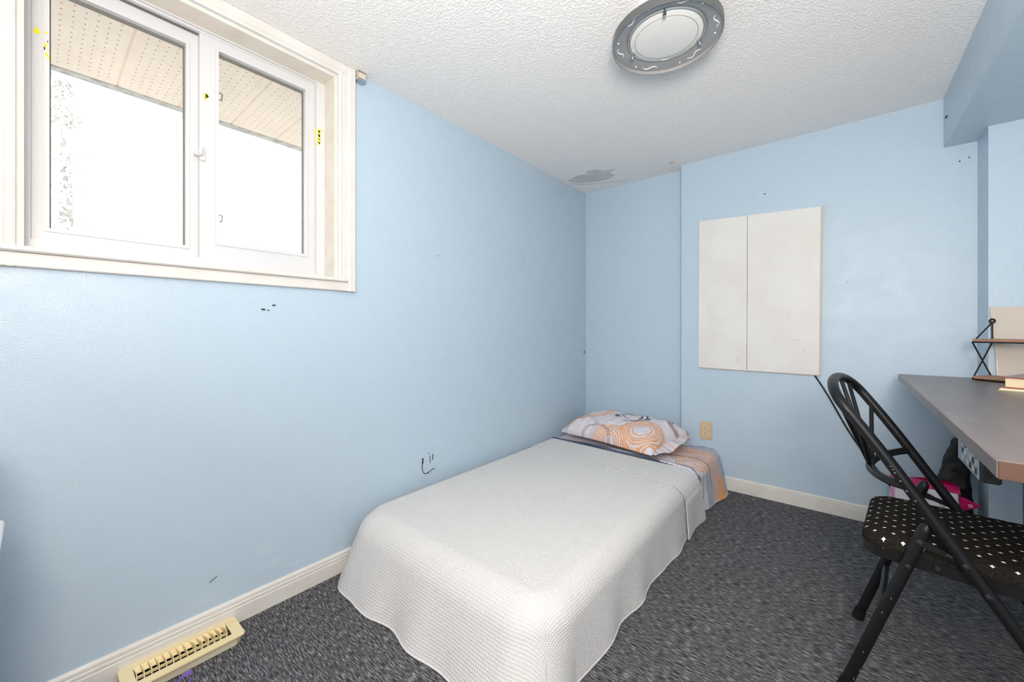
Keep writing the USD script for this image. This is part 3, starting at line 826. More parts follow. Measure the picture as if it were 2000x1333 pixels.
out = thing('wall_outlet', 'beige duplex power outlet low on the back wall right of the pillow', 'outlet', (0.9235, YB, 0.348))
M_BEIGE = mat('beige_plastic', lin(206, 184, 146), 0.45, 0.4)
M_REC = mat('ivory_plastic', lin(214, 198, 168), 0.4, 0.4)
M_SLOT = mat('slot_dark', lin(40, 32, 22), 0.8, 0.1)
obj('face_plate', cbox(-0.036, 0.036, -0.006, 0.0, -0.057, 0.057, 0.003), M_BEIGE, out)
for zc in (0.0205, -0.0205):
    face = Point(0, 0).buffer(0.0172, 24).intersection(Polygon([(-0.03, -0.0145), (0.03, -0.0145), (0.03, 0.0145), (-0.03, 0.0145)]))
    q = prism(face, 0, 0.002)
    q.apply_transform(np.array([[1, 0, 0, 0], [0, 0, -1, -0.006], [0, 1, 0, zc], [0, 0, 0, 1.0]]))
    trimesh.repair.fix_normals(q)
    rc = obj('receptacle', q, M_REC, out)
    hole = tube([(0, -0.0079, zc - 0.0085), (0, -0.0083, zc - 0.0085)], 0.0028, 10)
    obj('slots', cat([box(-0.0080, -0.0053, -0.0083, -0.0078, zc - 0.001, zc + 0.0085), box(0.0053, 0.0078, -0.0083, -0.0078, zc - 0.000, zc + 0.0078), hole]), M_SLOT, rc)
obj('screw', lathe([(0, 0), (0.003, 0.0), (0.0025, 0.0016), (0, 0.002)], 12).apply_transform(np.array([[1, 0, 0, 0], [0, 0, -1, -0.006], [0, 1, 0, 0], [0, 0, 0, 1.0]])), M_REC, out)

# ------------------------------------------------------------------ folding chair
CX, CY, CTH = 1.627, -1.221, -0.1017
XT0, KT, KR, WT, WR = 0.498, -0.620, 0.298, 0.2145, 0.198
ch = thing('folding_chair', 'black metal folding chair with star-dotted black cushion seat at the desk', 'chair', (CX, CY, 0), CTH)
M_FRAME = mat('black_enamel_tube', lin(15, 16, 18), 0.42, 0.32, vary=(30, lin(22, 22, 23), 0.5))
M_RIVET = mat('black_rivet', lin(32, 33, 34), 0.3, 0.5)
M_FOOT = mat('black_rubber', lin(26, 26, 27), 0.7, 0.2)
M_WORN = mat('bare_worn_metal', lin(112, 110, 106), 0.5, 0.4)


def tube_x(z):
    return XT0 + KT * z - 0.314 * max(0.0, z - 0.62) ** 2


# back uprights and top bow: one bent tube from front foot to front foot
ZS, ZT, ZE = 0.778, 0.850, 0.749
side = [(z, WT) for z in np.linspace(0.018, ZS, 22)]
bow = [(ZS + (ZT - ZS) * math.sin(t) ** ZE, WT * math.cos(t)) for t in (np.linspace(0, 1, 22)[1:] ** 1.3) * np.pi / 2]
right_half = side + bow
pts = [(tube_x(z), -w, z) for z, w in right_half] + [(tube_x(z), w, z) for z, w in right_half[::-1][1:]]
obj('back_frame', tube(np.array(pts), 0.0135, 16), M_FRAME, ch, smooth=60)


# lower back bar, bulging to the rear, and the fan of spindles
ZL = 0.607
bar = [(tube_x(ZL) - 0.085 * (1 - (w / WT) ** 2) ** 0.8, w, ZL - 0.012 * (1 - (w / WT) ** 2)) for w in np.linspace(-WT, WT, 25)]
obj('back_bar', tube(np.array(bar), 0.0105, 12), M_FRAME, ch, smooth=60)
for wb_, wt_ in ((-0.034, -0.207), (-0.021, -0.165), (-0.008, -0.085), (0.008, 0.085), (0.021, 0.165), (0.034, 0.207)):
    zt = ZS + (ZT - ZS) * math.sin(math.acos(abs(wt_) / WT)) ** ZE if abs(wt_) < 0.2 else 0.752
    xb = tube_x(ZL) - 0.085 * (1 - (wb_ / WT) ** 2) ** 0.8
    obj('spindle', tube([(xb, wb_, ZL - 0.010), (tube_x(zt), wt_, zt - 0.004)], 0.0058, 10), M_FRAME, ch, smooth=60)
# rear legs
for sgn in (-1, 1):
    w = sgn * WR
    lg = obj('rear_leg', tube([(0.0, w, 0.030), (KR * 0.500, w, 0.500), (KR * 0.512, w, 0.512), (KR * 0.520, w, 0.520)], [0.0135, 0.0135, 0.0115, 0.006], 16), M_FRAME, ch, smooth=50)
    obj('foot_cap', tube([(-KR * 0.0 - 0.0085, w, 0.001), (0.0005, w, 0.034)], [0.0165, 0.0155], 16), M_FOOT, lg, smooth=50)
    xz = lambda z: KR * z
    for zr in ((0.405,),):
        obj('rivet', lathe([(0, 0.004), (0.004, 0.0032), (0.0062, 0.001), (0.0062, -0.003), (0, -0.003)], 14).apply_transform(trimesh.transformations.rotation_matrix(-sgn * np.pi / 2, (1, 0, 0))).apply_translation((xz(zr[0]), w + sgn * 0.0135, zr[0])), M_RIVET, lg)
    # flat pressed link from leg to upright, a plate standing in the plane of the side
    a_, b_ = np.array([xz(0.475), 0.475]), np.array([XT0 + KT * 0.452, 0.452])
    d_ = (b_ - a_) / np.linalg.norm(b_ - a_)
    L_ = np.linalg.norm(b_ - a_)
    nrm = np.array([-d_[1], d_[0]])
    plate = Polygon([a_ - d_ * 0.004 + nrm * 0.009, a_ + d_ * 0.02 + nrm * 0.009, a_ + d_ * 0.035 + nrm * 0.0065, a_ + d_ * L_ + nrm * 0.0075, a_ + d_ * L_ - nrm * 0.0075, a_ + d_ * 0.035 - nrm * 0.0065, a_ + d_ * 0.02 - nrm * 0.009, a_ - d_ * 0.004 - nrm * 0.009]).buffer(-0.003).buffer(0.003)
    y0_, y1_ = sorted((sgn * 0.2120, sgn * 0.2150))
    link = xz_prism(list(plate.exterior.coords), y0_, y1_)
    rib = tube([(*(a_ + d_ * 0.045), 0), (*(a_ + d_ * (L_ - 0.02)), 0)], 0.0038, 8)
    rib.vertices = np.c_[rib.vertices[:, 0], rib.vertices[:, 2] * 0.5 + sgn * 0.2148, rib.vertices[:, 1]]
    trimesh.repair.fix_normals(rib)
    obj('link_bar', cat([link, rib]), M_FRAME, ch, smooth=40)
    obj('rivet', lathe([(0, 0.0045), (0.005, 0.0036), (0.0075, 0.001), (0.0075, -0.003), (0, -0.003)], 14).apply_transform(trimesh.transformations.rotation_matrix(-sgn * np.pi / 2, (1, 0, 0))).apply_translation((a_[0], sgn * 0.2155, a_[1])), M_RIVET, ch)
    obj('rivet', lathe([(0, 0.0045), (0.005, 0.0036), (0.0075, 0.001), (0.0075, -0.003), (0, -0.003)], 14).apply_transform(trimesh.transformations.rotation_matrix(-sgn * np.pi / 2, (1, 0, 0))).apply_translation((0.172, sgn * 0.188, 0.411)), M_RIVET, ch)
    for zr in (0.452, 0.398):
        obj('rivet', lathe([(0, 0.0045), (0.005, 0.0036), (0.0075, 0.001), (0.0075, -0.003), (0, -0.003)], 14).apply_transform(trimesh.transformations.rotation_matrix(-sgn * np.pi / 2, (1, 0, 0))).apply_translation((XT0 + KT * zr, sgn * (WT + 0.013), zr)), M_RIVET, ch)
    obj('foot_cap', tube([(tube_x(0.002) + 0.004, sgn * WT, 0.001), (tube_x(0.045), sgn * WT, 0.045)], 0.0165, 14), M_FOOT, ch, smooth=50)
# rear cross bar and front cross bar
obj('cross_bar', tube([(KR * 0.215, -WR, 0.215), (KR * 0.215, WR, 0.215)], 0.0085, 12), M_FRAME, ch, smooth=50)
obj('cross_bar', tube([(tube_x(0.16), -WT, 0.16), (tube_x(0.16), WT, 0.16)], 0.0085, 12), M_FRAME, ch, smooth=50)
# paint worn off the tube
rg = np.random.default_rng(5)
for z in (0.655, 0.648, 0.640, 0.622, 0.60, 0.58):
    obj('worn_spot', trimesh.creation.icosphere(1, 0.0017).apply_scale((1.5, 0.4, 1)).apply_translation((tube_x(z) - 0.004 + rg.uniform(-0.004, 0.004), -WT - 0.0128, z)), M_WORN, ch)
for z in (0.31, 0.265, 0.14, 0.085, 0.055):
    obj('worn_spot', trimesh.creation.icosphere(1, 0.0018).apply_scale((0.7, 0.6, 2.2)).apply_translation((KR * z + rg.uniform(-0.007, 0.003), -WR - 0.0128, z)), M_WORN, ch)

# seat: rim pan and padded cushion with rounded tapering outline
def seat_outline(k=0.0):
    c = np.array([(0.036, -0.150), (0.036, 0.150), (0.060, 0.176), (0.42, 0.186), (0.445, 0.160), (0.445, -0.160), (0.42, -0.186), (0.060, -0.176)])
    p_ = Polygon(c).buffer(-0.03).buffer(0.03 + 0.004, 12)
    return p_.buffer(k) if k else p_


rim = prism(seat_outline(0.002), 0.396, 0.424)
obj('seat_rim', rim, M_FRAME, ch, smooth=30)


def star_fabric():
    """black cloth with small woven white dashes on a staggered lattice"""
    n = {'t': ('texture_coordinate', {}), 's': ('separate_xyz', {}), 'p': ('principled_bsdf', {'roughness': 0.95, 'specular_ior_level': 0.05}),
         'nz': ('noise_texture', {'scale': 220.0, 'detail': 3.0}), 'bp': ('bump', {'strength': 0.4, 'distance': 0.002}),
         'rc': ('rgb_ramp', {'ramp': [(0.0, lin(20, 19, 18)), (0.45, lin(31, 30, 28)), (0.7, lin(45, 42, 40)), (1.0, lin(54, 51, 48))]}),
         'mx': ('mix_color', {'b': lin(225, 222, 214)})}
    l = [('t.object', 's.vector'), ('t.object', 'nz.vector'), ('nz.fac', 'rc.fac'), ('rc.color', 'mx.a'), ('nz.fac', 'bp.height'), ('bp.normal', 'p.normal')]
    prev = None
    for k, off in enumerate((0.0, 0.5)):
        for ax, per, half in (('x', 0.037, 0.0050), ('y', 0.045, 0.0038)):
            q = f'{ax}{k}'
            n['a' + q] = ('math', {'math_type': 'multiply_add', 'value2': 1 / per, 'value3': off})
            n['f' + q] = ('math', {'math_type': 'fraction'})
            n['d' + q] = ('math', {'math_type': 'subtract', 'value2': 0.5})
            n['b' + q] = ('math', {'math_type': 'absolute'})
            n['l' + q] = ('math', {'math_type': 'multiply', 'value2': per / half})
            n['w' + q] = ('math', {'math_type': 'power', 'value2': 0.8})
            l += [(f's.{ax}', f'a{q}.value1'), (f'a{q}.value', f'f{q}.value1'), (f'f{q}.value', f'd{q}.value1'), (f'd{q}.value', f'b{q}.value1'), (f'b{q}.value', f'l{q}.value1'), (f'l{q}.value', f'w{q}.value1')]
        n[f'u{k}'] = ('math', {'math_type': 'add'})
        n[f'm{k}'] = ('math', {'math_type': 'less_than', 'value2': 1.0})
        l += [(f'wx{k}.value', f'u{k}.value1'), (f'wy{k}.value', f'u{k}.value2'), (f'u{k}.value', f'm{k}.value1')]
    n['mm'] = ('math', {'math_type': 'maximum'})
    l += [('m0.value', 'mm.value1'), ('m1.value', 'mm.value2'), ('mm.value', 'mx.fac'), ('mx.result', 'p.base_color')]
    return usdkit.material(stage, '/World/Looks/star_dot_fabric', n, l, surface='p.BSDF')


ring0 = np.array(seat_outline(0.004).simplify(0.0005).exterior.coords)[:-1]
tt = np.r_[0, np.cumsum(np.linalg.norm(np.diff(np.vstack([ring0, ring0[:1]]), axis=0), axis=1))]
ss = np.linspace(0, tt[-1], 96, endpoint=False)
rc_ = np.vstack([ring0, ring0[:1]])
ringp = np.c_[np.interp(ss, tt, rc_[:, 0]), np.interp(ss, tt, rc_[:, 1])]
cen = np.array([0.24, 0.0])
rows = []
for k_, zz in ((0.985, 0.420), (1.0, 0.426), (1.003, 0.434), (0.99, 0.443), (0.965, 0.4505), (0.92, 0.456), (0.82, 0.461), (0.6, 0.465), (0.3, 0.466), (0.02, 0.466)):
    q = cen + (ringp - cen) * k_
    rows.append(np.c_[q, np.full(96, zz)])
Vc = np.vstack(rows)
Fc = []
for i in range(len(rows) - 1):
    for k in range(96):
        l_ = (k + 1) % 96
        Fc += [(i * 96 + k, i * 96 + l_, (i + 1) * 96 + l_), (i * 96 + k, (i + 1) * 96 + l_, (i + 1) * 96 + k)]
obj('seat_cushion', up((Vc, np.array(Fc))), star_fabric(), ch, smooth=True, label='black seat cushion with small white star dots')

# ------------------------------------------------------------------ desk
def wood_look(name, dark, light, rough, spec, along):
    n = {'t': ('texture_coordinate', {}), 'm': ('mapping', {'scale': along}), 'n': ('noise_texture', {'scale': 6.0, 'detail': 6.0, 'distortion': 0.6}),
         'r': ('rgb_ramp', {'ramp': [(0.25, dark), (0.75, light)]}), 'p': ('principled_bsdf', {'roughness': rough, 'specular_ior_level': spec})}
    return usdkit.material(stage, '/World/Looks/' + name, n, [('t.object', 'm.vector'), ('m.vector', 'n.vector'), ('n.fac', 'r.fac'), ('r.color', 'p.base_color')], surface='p.BSDF')


DZ = 0.794
M_DESK = wood_look('walnut_laminate', lin(102, 91, 88), lin(122, 110, 106), 0.33, 0.5, (6, 1.0, 6))
M_EDGEB = wood_look('brown_edge_band', lin(70, 50, 39), lin(90, 65, 52), 0.45, 0.4, (1, 6, 12))
desk = thing('desk', 'dark walnut laminate desk top standing against the right wall pier', 'desk', (1.7995, -0.265, 0), math.radians(-0.35))
DL, DW, DT = 1.592, 0.98, 0.031
obj('desk_top', cbox(0, DW, -DL, 0.0, DZ - DT, DZ, 0.0025), M_DESK, desk, smooth=False)
obj('edge_band', cbox(0.0015, DW - 0.0015, -DL - 0.0018, -DL + 0.0012, DZ - DT + 0.001, DZ - 0.001, 0.0005), M_EDGEB, desk, label='brown end edge of the desk top')
M_LEG = mat('dark_violet_grey_metal', lin(70, 66, 80), 0.4, 0.4)
for lx, ly in ((0.30, -0.42), (0.90, -0.42), (0.62, -1.52), (0.90, -1.52)):
    obj('desk_leg', cat([cbox(lx - 0.02, lx + 0.02, ly - 0.02, ly + 0.02, 0.0, DZ - DT, 0.003), cbox(lx - 0.035, lx + 0.035, ly - 0.035, ly + 0.035, DZ - DT - 0.006, DZ - DT, 0.002)]), M_LEG, desk)

# black and silver power strip under the front corner of the desk
ps = thing('power_strip', 'black and silver power strip fixed under the near desk corner', 'power strip', (1.822, -1.605, DZ - DT))
M_BP = mat('black_plastic', lin(24, 25, 27), 0.4, 0.4)
M_SV = mat('silver_plate', lin(158, 166, 172), 0.3, 0.5, metal=0.6)
obj('strip_body', cbox(-0.004, 0.024, 0.0, 0.200, -0.074, -0.0005, 0.003), M_BP, ps)
obj('silver_face', cbox(-0.0065, -0.0035, 0.012, 0.198, -0.072, -0.003, 0.001), M_SV, ps)
for i in range(6):
    for j in range(3):
        if (i + j) % 5 != 4:
            obj('socket_slot', box(-0.0075, -0.006, 0.024 + i * 0.024, 0.034 + i * 0.024, -0.064 + j * 0.017, -0.053 + j * 0.017), M_BP if (i + j) % 2 == 0 else mat('bright_contact', lin(222, 226, 228), 0.25, 0.5, metal=0.5), ps)

# ------------------------------------------------------------------ on the desk: wire shelf, book, booklet, leaning board
th = math.radians(-38.5)   # board length runs to the right and toward the camera
ws = thing('wire_shelf', 'small black wire shelf with two wooden boards standing on the desk', 'shelf', (2.012, -0.372, DZ), th)
# local x along the boards, local y to the rear
M_WIRE = mat('black_wire', lin(26, 27, 32), 0.4, 0.4)
M_BOARD = wood_look('brown_shelf_wood', lin(142, 106, 86), lin(174, 136, 112), 0.5, 0.35, (2, 14, 14))
SD, SLn = 0.112, 0.24
for sx in (0.0, SLn):
    f0, b0, f1, b1, top_ = (sx, 0.0, 0.004), (sx, SD, 0.004), (sx, 0.0, 0.155), (sx, SD, 0.155), (sx, SD, 0.238)
    sd = obj('side_wire', cat([tube([f0, ((sx), SD / 2, 0.0795), b1], 0.0026, 8), tube([b0, ((sx), SD / 2, 0.0795), f1], 0.0026, 8), tube([f1, top_], 0.0026, 8), tube([b1, top_], 0.0026, 8), tube([f0, b0], 0.0026, 8), tube([f1, b1], 0.0026, 8)]), M_WIRE, ws, smooth=50)
    a = np.linspace(0, 2 * np.pi, 20, endpoint=False)
    obj('hanging_eye', tube(np.c_[sx + 0.0075 * np.cos(a), SD + 0.0 * a, 0.2445 + 0.0075 * np.sin(a)], 0.0036, 8, closed=True), M_WIRE, sd, smooth=50)
for zb in (0.0045, 0.1575):
    obj('shelf_board', cbox(-0.002, SLn + 0.002, 0.002, SD - 0.002, zb + 0.0015, zb + 0.0125, 0.0015), M_BOARD, ws)
    obj('front_rail', tube([(0, 0, zb - 0.0005), (SLn, 0, zb - 0.0005)], 0.0026, 8), M_WIRE, ws, smooth=50)
    obj('front_rail', tube([(0, SD, zb - 0.0005), (SLn, SD, zb - 0.0005)], 0.0026, 8), M_WIRE, ws, smooth=50)

lb = thing('leaning_board', 'cream cardboard sheet leaning on the wall pier behind the wire shelf', 'cardboard sheet', (2.0935, -0.2745, DZ))
M_CARD = mat('cream_cardboard', lin(206, 198, 186), 0.8, 0.15, vary=(5, lin(214, 206, 196), 0.5))
x0_, x1_ = 0.0, 0.62
lean = 0.006
q = xz_prism([(0.008, 0.0), (x1_, 0.0), (x1_, 0.304), (-0.017, 0.304)], 0.0, -0.004)
q.apply_transform(trimesh.transformations.rotation_matrix(-math.atan2(lean, 0.283), (1, 0, 0)))
obj('sheet_card', q, M_CARD, lb)
obj('folded_lip', tube([(0.004, -0.0045, 0.001), (0.002, 0.0, 0.10), (-0.001, 0.004, 0.150)], 0.003, 6, flat=0.5), mat('white_card_edge', lin(226, 222, 214), 0.8, 0.1), lb)
obj('fold_line', tube([(0.0, 0.0015, 0.152), (0.62, 0.0015, 0.143)], 0.0022, 6, flat=0.6), mat('white_card_edge', lin(226, 222, 214), 0.8, 0.1), lb)

bk_ = math.radians(-18)
bt = thing('booklet', 'pale yellow thin booklet under the hardcover book on the desk', 'booklet', (2.080, -0.515, DZ), bk_)
M_YP = mat('pale_yellow_paper', lin(226, 216, 170), 0.8, 0.15)
obj('cover_sheet', cbox(0, 0.19, -0.22, 0.0, 0.0, 0.0022, 0.0005), M_YP, bt)
obj('inner_pages', cbox(0.002, 0.188, -0.214, -0.002, 0.0022, 0.006, 0.0005), mat('cream_paper', lin(232, 224, 196), 0.8, 0.15), bt)
hb = thing('hardcover_book', 'grey-topped hardcover book with red binding lying on the desk', 'book', (2.108, -0.515, DZ + 0.006), math.radians(-24))
M_COV = mat('grey_book_cover', lin(176, 168, 166), 0.45, 0.4, vary=(30, lin(150, 120, 118), 0.5))
M_RED = mat('red_binding', lin(150, 58, 62), 0.5, 0.35)
obj('page_block', cbox(0.004, 0.146, -0.192, -0.004, 0.003, 0.036, 0.001), mat('cream_pages', lin(222, 206, 172), 0.85, 0.1), hb)
obj('front_cover', cbox(0.0, 0.152, -0.198, 0.0, 0.036, 0.039, 0.001), M_COV, hb)
obj('back_cover', cbox(0.0, 0.152, -0.198, 0.0, 0.0, 0.003, 0.001), M_RED, hb)
obj('spine', cbox(0.146, 0.154, -0.198, 0.0, 0.0, 0.039, 0.002), M_RED, hb)
obj('cover_band', box(0.0, 0.152, -0.199, -0.196, 0.0355, 0.0385), M_RED, hb)

# ------------------------------------------------------------------ under the desk
bag = thing('garment_bag', 'tall crumpled black fabric bag standing against the back wall under the desk', 'bag')
nz, na = 60, 72
zz = np.linspace(0, 1, nz)
Aa = np.linspace(0, 2 * np.pi, na, endpoint=False)
Vb = []
for z in zz:
    hh = z * 0.545
    le = 1.912 + max(0.0, hh - 0.22) * 0.262
    ri = 2.050 - 0.012 * z
    cxx = (le + ri) / 2
    hw = (ri - le) / 2 - 0.022 * smoothstep(0.90, 1.0, z)
    hd = 0.050 - 0.018 * z - 0.022 * smoothstep(0.86, 1.0, z)
    c_, s_ = np.cos(Aa), np.sin(Aa)
    ee = (np.abs(c_) ** 3.5 + np.abs(s_) ** 3.5) ** (-1 / 3.5)
    x = cxx + hw * ee * c_
    y_ = -0.160 + hd * ee * s_
    nn = 0.030 * (meshkit.fbm(np.c_[x * 16, y_ * 16, np.full(na, hh * 14)], 4, 4) - 0.5)
    Vb.append(np.c_[x + nn * c_, y_ + nn * s_, np.full(na, hh)])
Vb = np.vstack(Vb + [[[2.010, -0.16, 0.545]], [[1.985, -0.16, 0.0]]])
Fb = []
for i in range(nz - 1):
    for k in range(na):
        l_ = (k + 1) % na
        Fb += [(i * na + k, i * na + l_, (i + 1) * na + l_), (i * na + k, (i + 1) * na + l_, (i + 1) * na + k)]
for k in range(na):
    l_ = (k + 1) % na
    Fb += [((nz - 1) * na + k, (nz - 1) * na + l_, nz * na), (l_, k, nz * na + 1)]
obj('bag_body', (Vb, np.array(Fb)), mat('black_nylon', lin(13, 15, 17), 0.45, 0.4), bag, smooth=50)

pk = thing('nappy_pack', 'white and pink plastic pack on the carpet behind the folding chair', 'pack', (1.884, -0.262, 0.0), math.radians(-3))
M_PW = mat('white_plastic_film', lin(232, 232, 238), 0.3, 0.45)
M_PK = mat('pink_plastic_film', lin(214, 30, 106), 0.3, 0.45)


def film(name, rows_, m, parent=pk):
    R2 = np.array(rows_, float)
    v_ = R2.reshape(-1, 3)
    f_ = grid_faces(R2.shape[0], R2.shape[1])
    return obj(name, cat([trimesh.Trimesh(v_, f_, process=False)]), m, parent, smooth=50)


def soft_block(x0, x1, y0, y1, z0, z1, bulge, n=26, seed=1):
    """a soft-cornered filled bag shape"""
    s_ = m3.Manifold.sphere(0.012, 12)
    mm = m3.Manifold.batch_hull([s_.translate((X, Y, Z)) for X in (x0 + 0.012, x1 - 0.012) for Y in (y0 + 0.012, y1 - 0.012) for Z in (z0 + 0.012, z1 - 0.012)]).refine_to_length(0.012)
    me = mm.to_mesh()
    v_ = np.array(me.vert_properties[:, :3])
    c = np.array([(x0 + x1) / 2, (y0 + y1) / 2, (z0 + z1) / 2])
    hd_ = np.array([(x1 - x0) / 2, (y1 - y0) / 2, (z1 - z0) / 2])
    q_ = (v_ - c) / hd_
    k_ = (1 - np.clip(np.abs(q_), 0, 1) ** 2)
    v_ = v_ + np.stack([np.sign(q_[:, 0]) * bulge * k_[:, 1] * k_[:, 2] * (np.abs(q_[:, 0]) > 0.9), np.sign(q_[:, 1]) * bulge * k_[:, 0] * k_[:, 2] * (np.abs(q_[:, 1]) > 0.9), bulge * k_[:, 0] * k_[:, 1] * (q_[:, 2] > 0.9)], 1)
    v_ = v_ + (meshkit.fbm(v_ * 22, 3, seed)[:, None] - 0.5) * 0.006
    v_[:, 2] = np.maximum(v_[:, 2], z0)
    return v_, np.array(me.tri_verts)


v_, f_ = soft_block(-0.108, 0.100, -0.080, 0.030, 0.0, 0.306, 0.006)
body = obj('pack_body', (v_, f_), M_PW, pk, smooth=60)
# pink top film with sealed fin, pink end gusset with ear
top_rows = []
for i, y_ in enumerate(np.linspace(-0.081, 0.034, 9)):
    row = []
    for x in np.linspace(-0.112, 0.104, 24):
        z = 0.309 + 0.008 * math.sin((y_ + 0.081) / 0.115 * np.pi) + 0.003 * math.sin(x * 60) * math.sin(i * 1.1) - (0.006 if i == 0 else 0)
        row.append((x, y_, z))
    top_rows.append(row)
film('pink_top', top_rows, M_PK)
fin = []
for i, dz in enumerate((-0.008, 0.008, 0.018)):
    fin.append([(x, 0.030 - 0.012 * i + 0.006 * math.sin(x * 40 + i), 0.305 + dz * (0.65 + 0.35 * math.cos(x * 16)) + 0.008 * math.sin(x * 21)) for x in np.linspace(-0.112, 0.100, 22)])
film('sealed_fin', fin, M_PK)
end_rows = []
for i, z in enumerate(np.linspace(0.06, 0.308, 10)):
    end_rows.append([(0.1045 + 0.004 * math.sin(z * 40 + y_ * 30), y_, z) for y_ in np.linspace(-0.082, 0.030, 8)])
film('pink_end', end_rows, M_PK)
ear = [[(0.100, -0.050, 0.225), (0.1005, -0.086, 0.235), (0.1005, -0.088, 0.296)], [(0.128, -0.045, 0.238), (0.130, -0.076, 0.245), (0.118, -0.080, 0.292)], [(0.160, -0.050, 0.256), (0.162, -0.060, 0.262), (0.162, -0.062, 0.266)]]
film('end_ear', ear, M_PK)
film('pink_side_stripe', [[(-0.1115, -0.070, z), (-0.108, -0.0835, z), (-0.101, -0.0885, z)] for z in np.linspace(0.02, 0.29, 12)], mat('pale_pink_film', lin(226, 130, 180), 0.3, 0.45))
for x, z in ((-0.052, 0.262), (0.0, 0.20), (0.05, 0.245)):
    a = np.linspace(0, 2 * np.pi, 18, endpoint=False)
    obj('printed_ring', tube(np.c_[x + 0.006 * np.cos(a), np.full(18, -0.0925), z + 0.006 * np.sin(a)], 0.0010, 5, closed=True), mat('grey_ring_print', lin(90, 100, 104), 0.4, 0.4), pk)
for x, y_, z in ((0.045, -0.050, 0.3175), (0.131, -0.079, 0.262)):
    for r_ in (0.0065, 0.003):
        a = np.linspace(0, 2 * np.pi, 14, endpoint=False)
        ringm = np.c_[x + r_ * np.cos(a), y_ + (r_ * np.sin(a) if z > 0.3 else 0 * a), z + (0 * a if z > 0.3 else r_ * np.sin(a))]
        obj('printed_rosette', tube(ringm, 0.0011, 5, closed=True), mat('pale_rosette_print', lin(240, 190, 214), 0.4, 0.4), pk)

# ------------------------------------------------------------------ floor register deflector by the left wall
vt = thing('floor_register', 'cream plastic floor vent cover with curved louvres against the left baseboard', 'vent', (0.0135, -2.706, 0.0))
M_CREAM = mat('cream_plastic', lin(236, 222, 178), 0.42, 0.4, vary=(6, lin(232, 206, 146), 0.5))
M_CREAM2 = mat('greyed_cream_plastic', lin(206, 196, 170), 0.5, 0.35)
VL, VW, VH = 0.283, 0.118, 0.031
outer = Polygon([(0.0, 0.0), (VW - 0.004, 0.0), (VW - 0.004, VL), (0.0, VL)]).buffer(-0.010).buffer(0.010, 8)
n_open = 14
oy0, oy1, ox0, ox1 = 0.030, VL - 0.030, 0.016, VW - 0.030
opening = Polygon([(ox0, oy0), (ox1, oy0), (ox1, oy1), (ox0, oy1)])
obj('top_plate', prism(outer.difference(opening), VH - 0.004, VH), M_CREAM, vt)
sk_o = Polygon([(0.004, 0.006), (VW - 0.014, 0.006), (VW - 0.014, VL - 0.022), (VW - 0.030, VL - 0.006), (0.004, VL - 0.006)])
obj('skirt', prism(sk_o.difference(sk_o.buffer(-0.003)), 0.0, VH - 0.004), M_CREAM2, vt)
obj('duct_shade', prism(opening.buffer(0.003), 0.002, 0.004), M_DARK, vt)
step = (oy1 - oy0) / n_open
for i in range(n_open + 1):
    yc = oy0 + i * step
    t = np.linspace(0, 1, 9)
    xs = ox0 + (ox1 - ox0) * t
    bow_ = (0.010 if i > n_open / 2 else 0.004) * np.sin(t * np.pi)
    zs = VH - 0.001 - 0.000 * t
    Vq = []
    for x, b_ in zip(xs, bow_):
        Vq += [(x, yc + b_ - 0.0011, VH - 0.0005), (x, yc + b_ + 0.0011, VH - 0.0005), (x, yc + b_ + 0.0011 + 0.002, VH - 0.020), (x, yc + b_ - 0.0011 + 0.002, VH - 0.020)]
    Vq = np.array(Vq)
    Fq = []
    for k in range(8):
        for s_ in range(4):
            l_ = (s_ + 1) % 4
            Fq += [(k * 4 + s_, k * 4 + l_, k * 4 + 4 + l_), (k * 4 + s_, k * 4 + 4 + l_, k * 4 + 4 + s_)]
    mq = trimesh.Trimesh(Vq, np.array(Fq), process=False)
    if mq.volume < 0:
        mq.invert()
    obj('louvre', mq, M_CREAM, vt, smooth=40)
for xx in (ox0 + 0.030, ox0 + 0.052):
    obj('cross_rib', box(xx - 0.003, xx + 0.003, oy0, oy1, VH - 0.021, VH - 0.015), M_CREAM, vt)
obj('sloped_back', cat([trimesh.Trimesh(np.array([(ox0, oy0, VH - 0.002), (ox0, oy1, VH - 0.002), (ox0 + 0.014, oy1, VH - 0.016), (ox0 + 0.014, oy0, VH - 0.016)]), np.array([(0, 2, 1), (0, 3, 2)]), process=False)]), M_CREAM, vt)

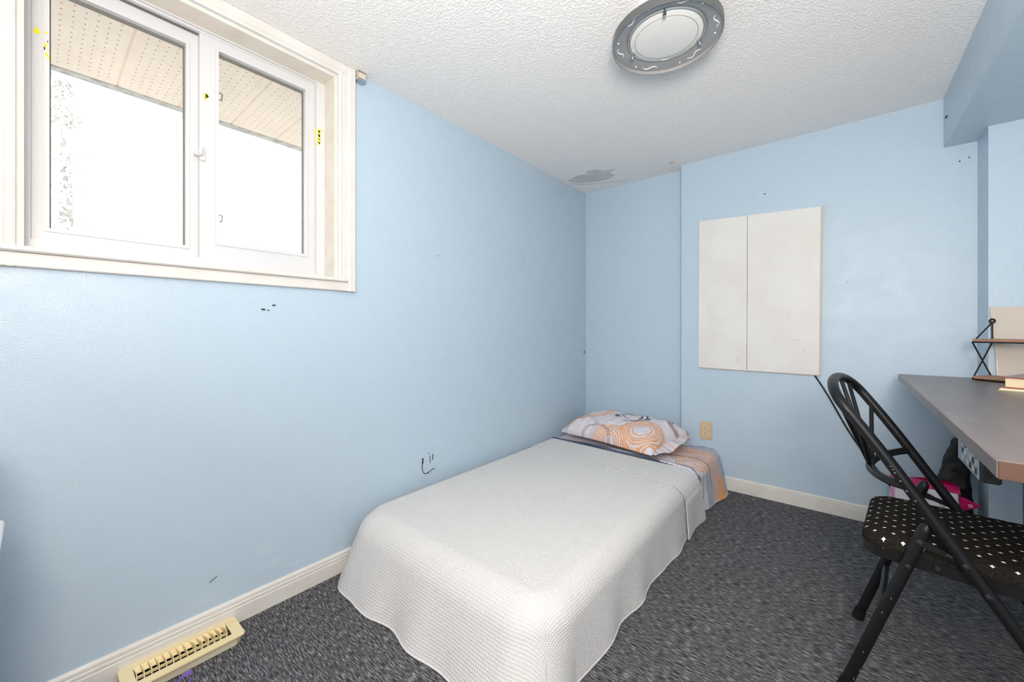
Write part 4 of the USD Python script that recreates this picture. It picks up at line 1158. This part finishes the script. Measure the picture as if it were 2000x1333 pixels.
# purple ribbon loop on the carpet in front of the register
rb = thing('ribbon_loop', 'purple ribbon loop on the carpet in front of the floor vent', 'ribbon')
P = spline([(0.240, -2.70, 0.004), (0.195, -2.645, 0.006), (0.170, -2.600, 0.012), (0.163, -2.582, 0.020), (0.172, -2.570, 0.021), (0.187, -2.573, 0.014), (0.200, -2.600, 0.006), (0.225, -2.64, 0.004), (0.27, -2.69, 0.004)], 60)
T_, N_, B_ = frames(P)
wv = np.array([0.2, 0.1, 1.0])
wv /= np.linalg.norm(wv)
Vr = np.vstack([P + np.array([0, 0, -0.003]), P + wv * 0.013])
Vr = np.vstack([Vr, Vr + np.array([0.0009, -0.0009, 0.0])])
n_ = len(P)
Fr = []
for i in range(n_ - 1):
    Fr += [(i, i + 1, n_ + i + 1), (i, n_ + i + 1, n_ + i), (2 * n_ + i, 3 * n_ + i + 1, 2 * n_ + i + 1), (2 * n_ + i, 3 * n_ + i, 3 * n_ + i + 1), (n_ + i, n_ + i + 1, 3 * n_ + i + 1), (n_ + i, 3 * n_ + i + 1, 3 * n_ + i)]
Vr[:, 2] = np.maximum(Vr[:, 2], 0.001)
obj('ribbon_band', (Vr, np.array(Fr)), mat('purple_satin', lin(150, 128, 208), 0.4, 0.4), rb, smooth=50)

# plastic bin whose rim just shows at the left edge; a taller crate stands in it
bn = thing('storage_bin', 'grey plastic storage bin with white rim at the left edge', 'bin', (0.43, -3.075, 0.0))
obj('bin_body', rbox(-0.15, 0.15, -0.20, 0.166, 0.24, 0.602, 0.02, 12), mat('violet_grey_plastic', lin(150, 146, 160), 0.45, 0.4), bn, smooth=40)
obj('bin_foot', rbox(-0.15, 0.14, -0.19, 0.178, 0.0, 0.25, 0.03, 12), mat('dark_plastic_base', lin(70, 78, 86), 0.5, 0.3), bn, smooth=40)
obj('bin_rim', rbox(-0.16, 0.16, -0.21, 0.181, 0.598, 0.616, 0.008, 12), mat('white_plastic_rim', lin(232, 232, 234), 0.4, 0.4), bn, smooth=40)
obj('bin_crate', rbox(-0.13, 0.12, -0.19, 0.158, 0.60, 0.80, 0.02, 12), mat('violet_grey_plastic', lin(150, 146, 160), 0.45, 0.4), bn, smooth=40)
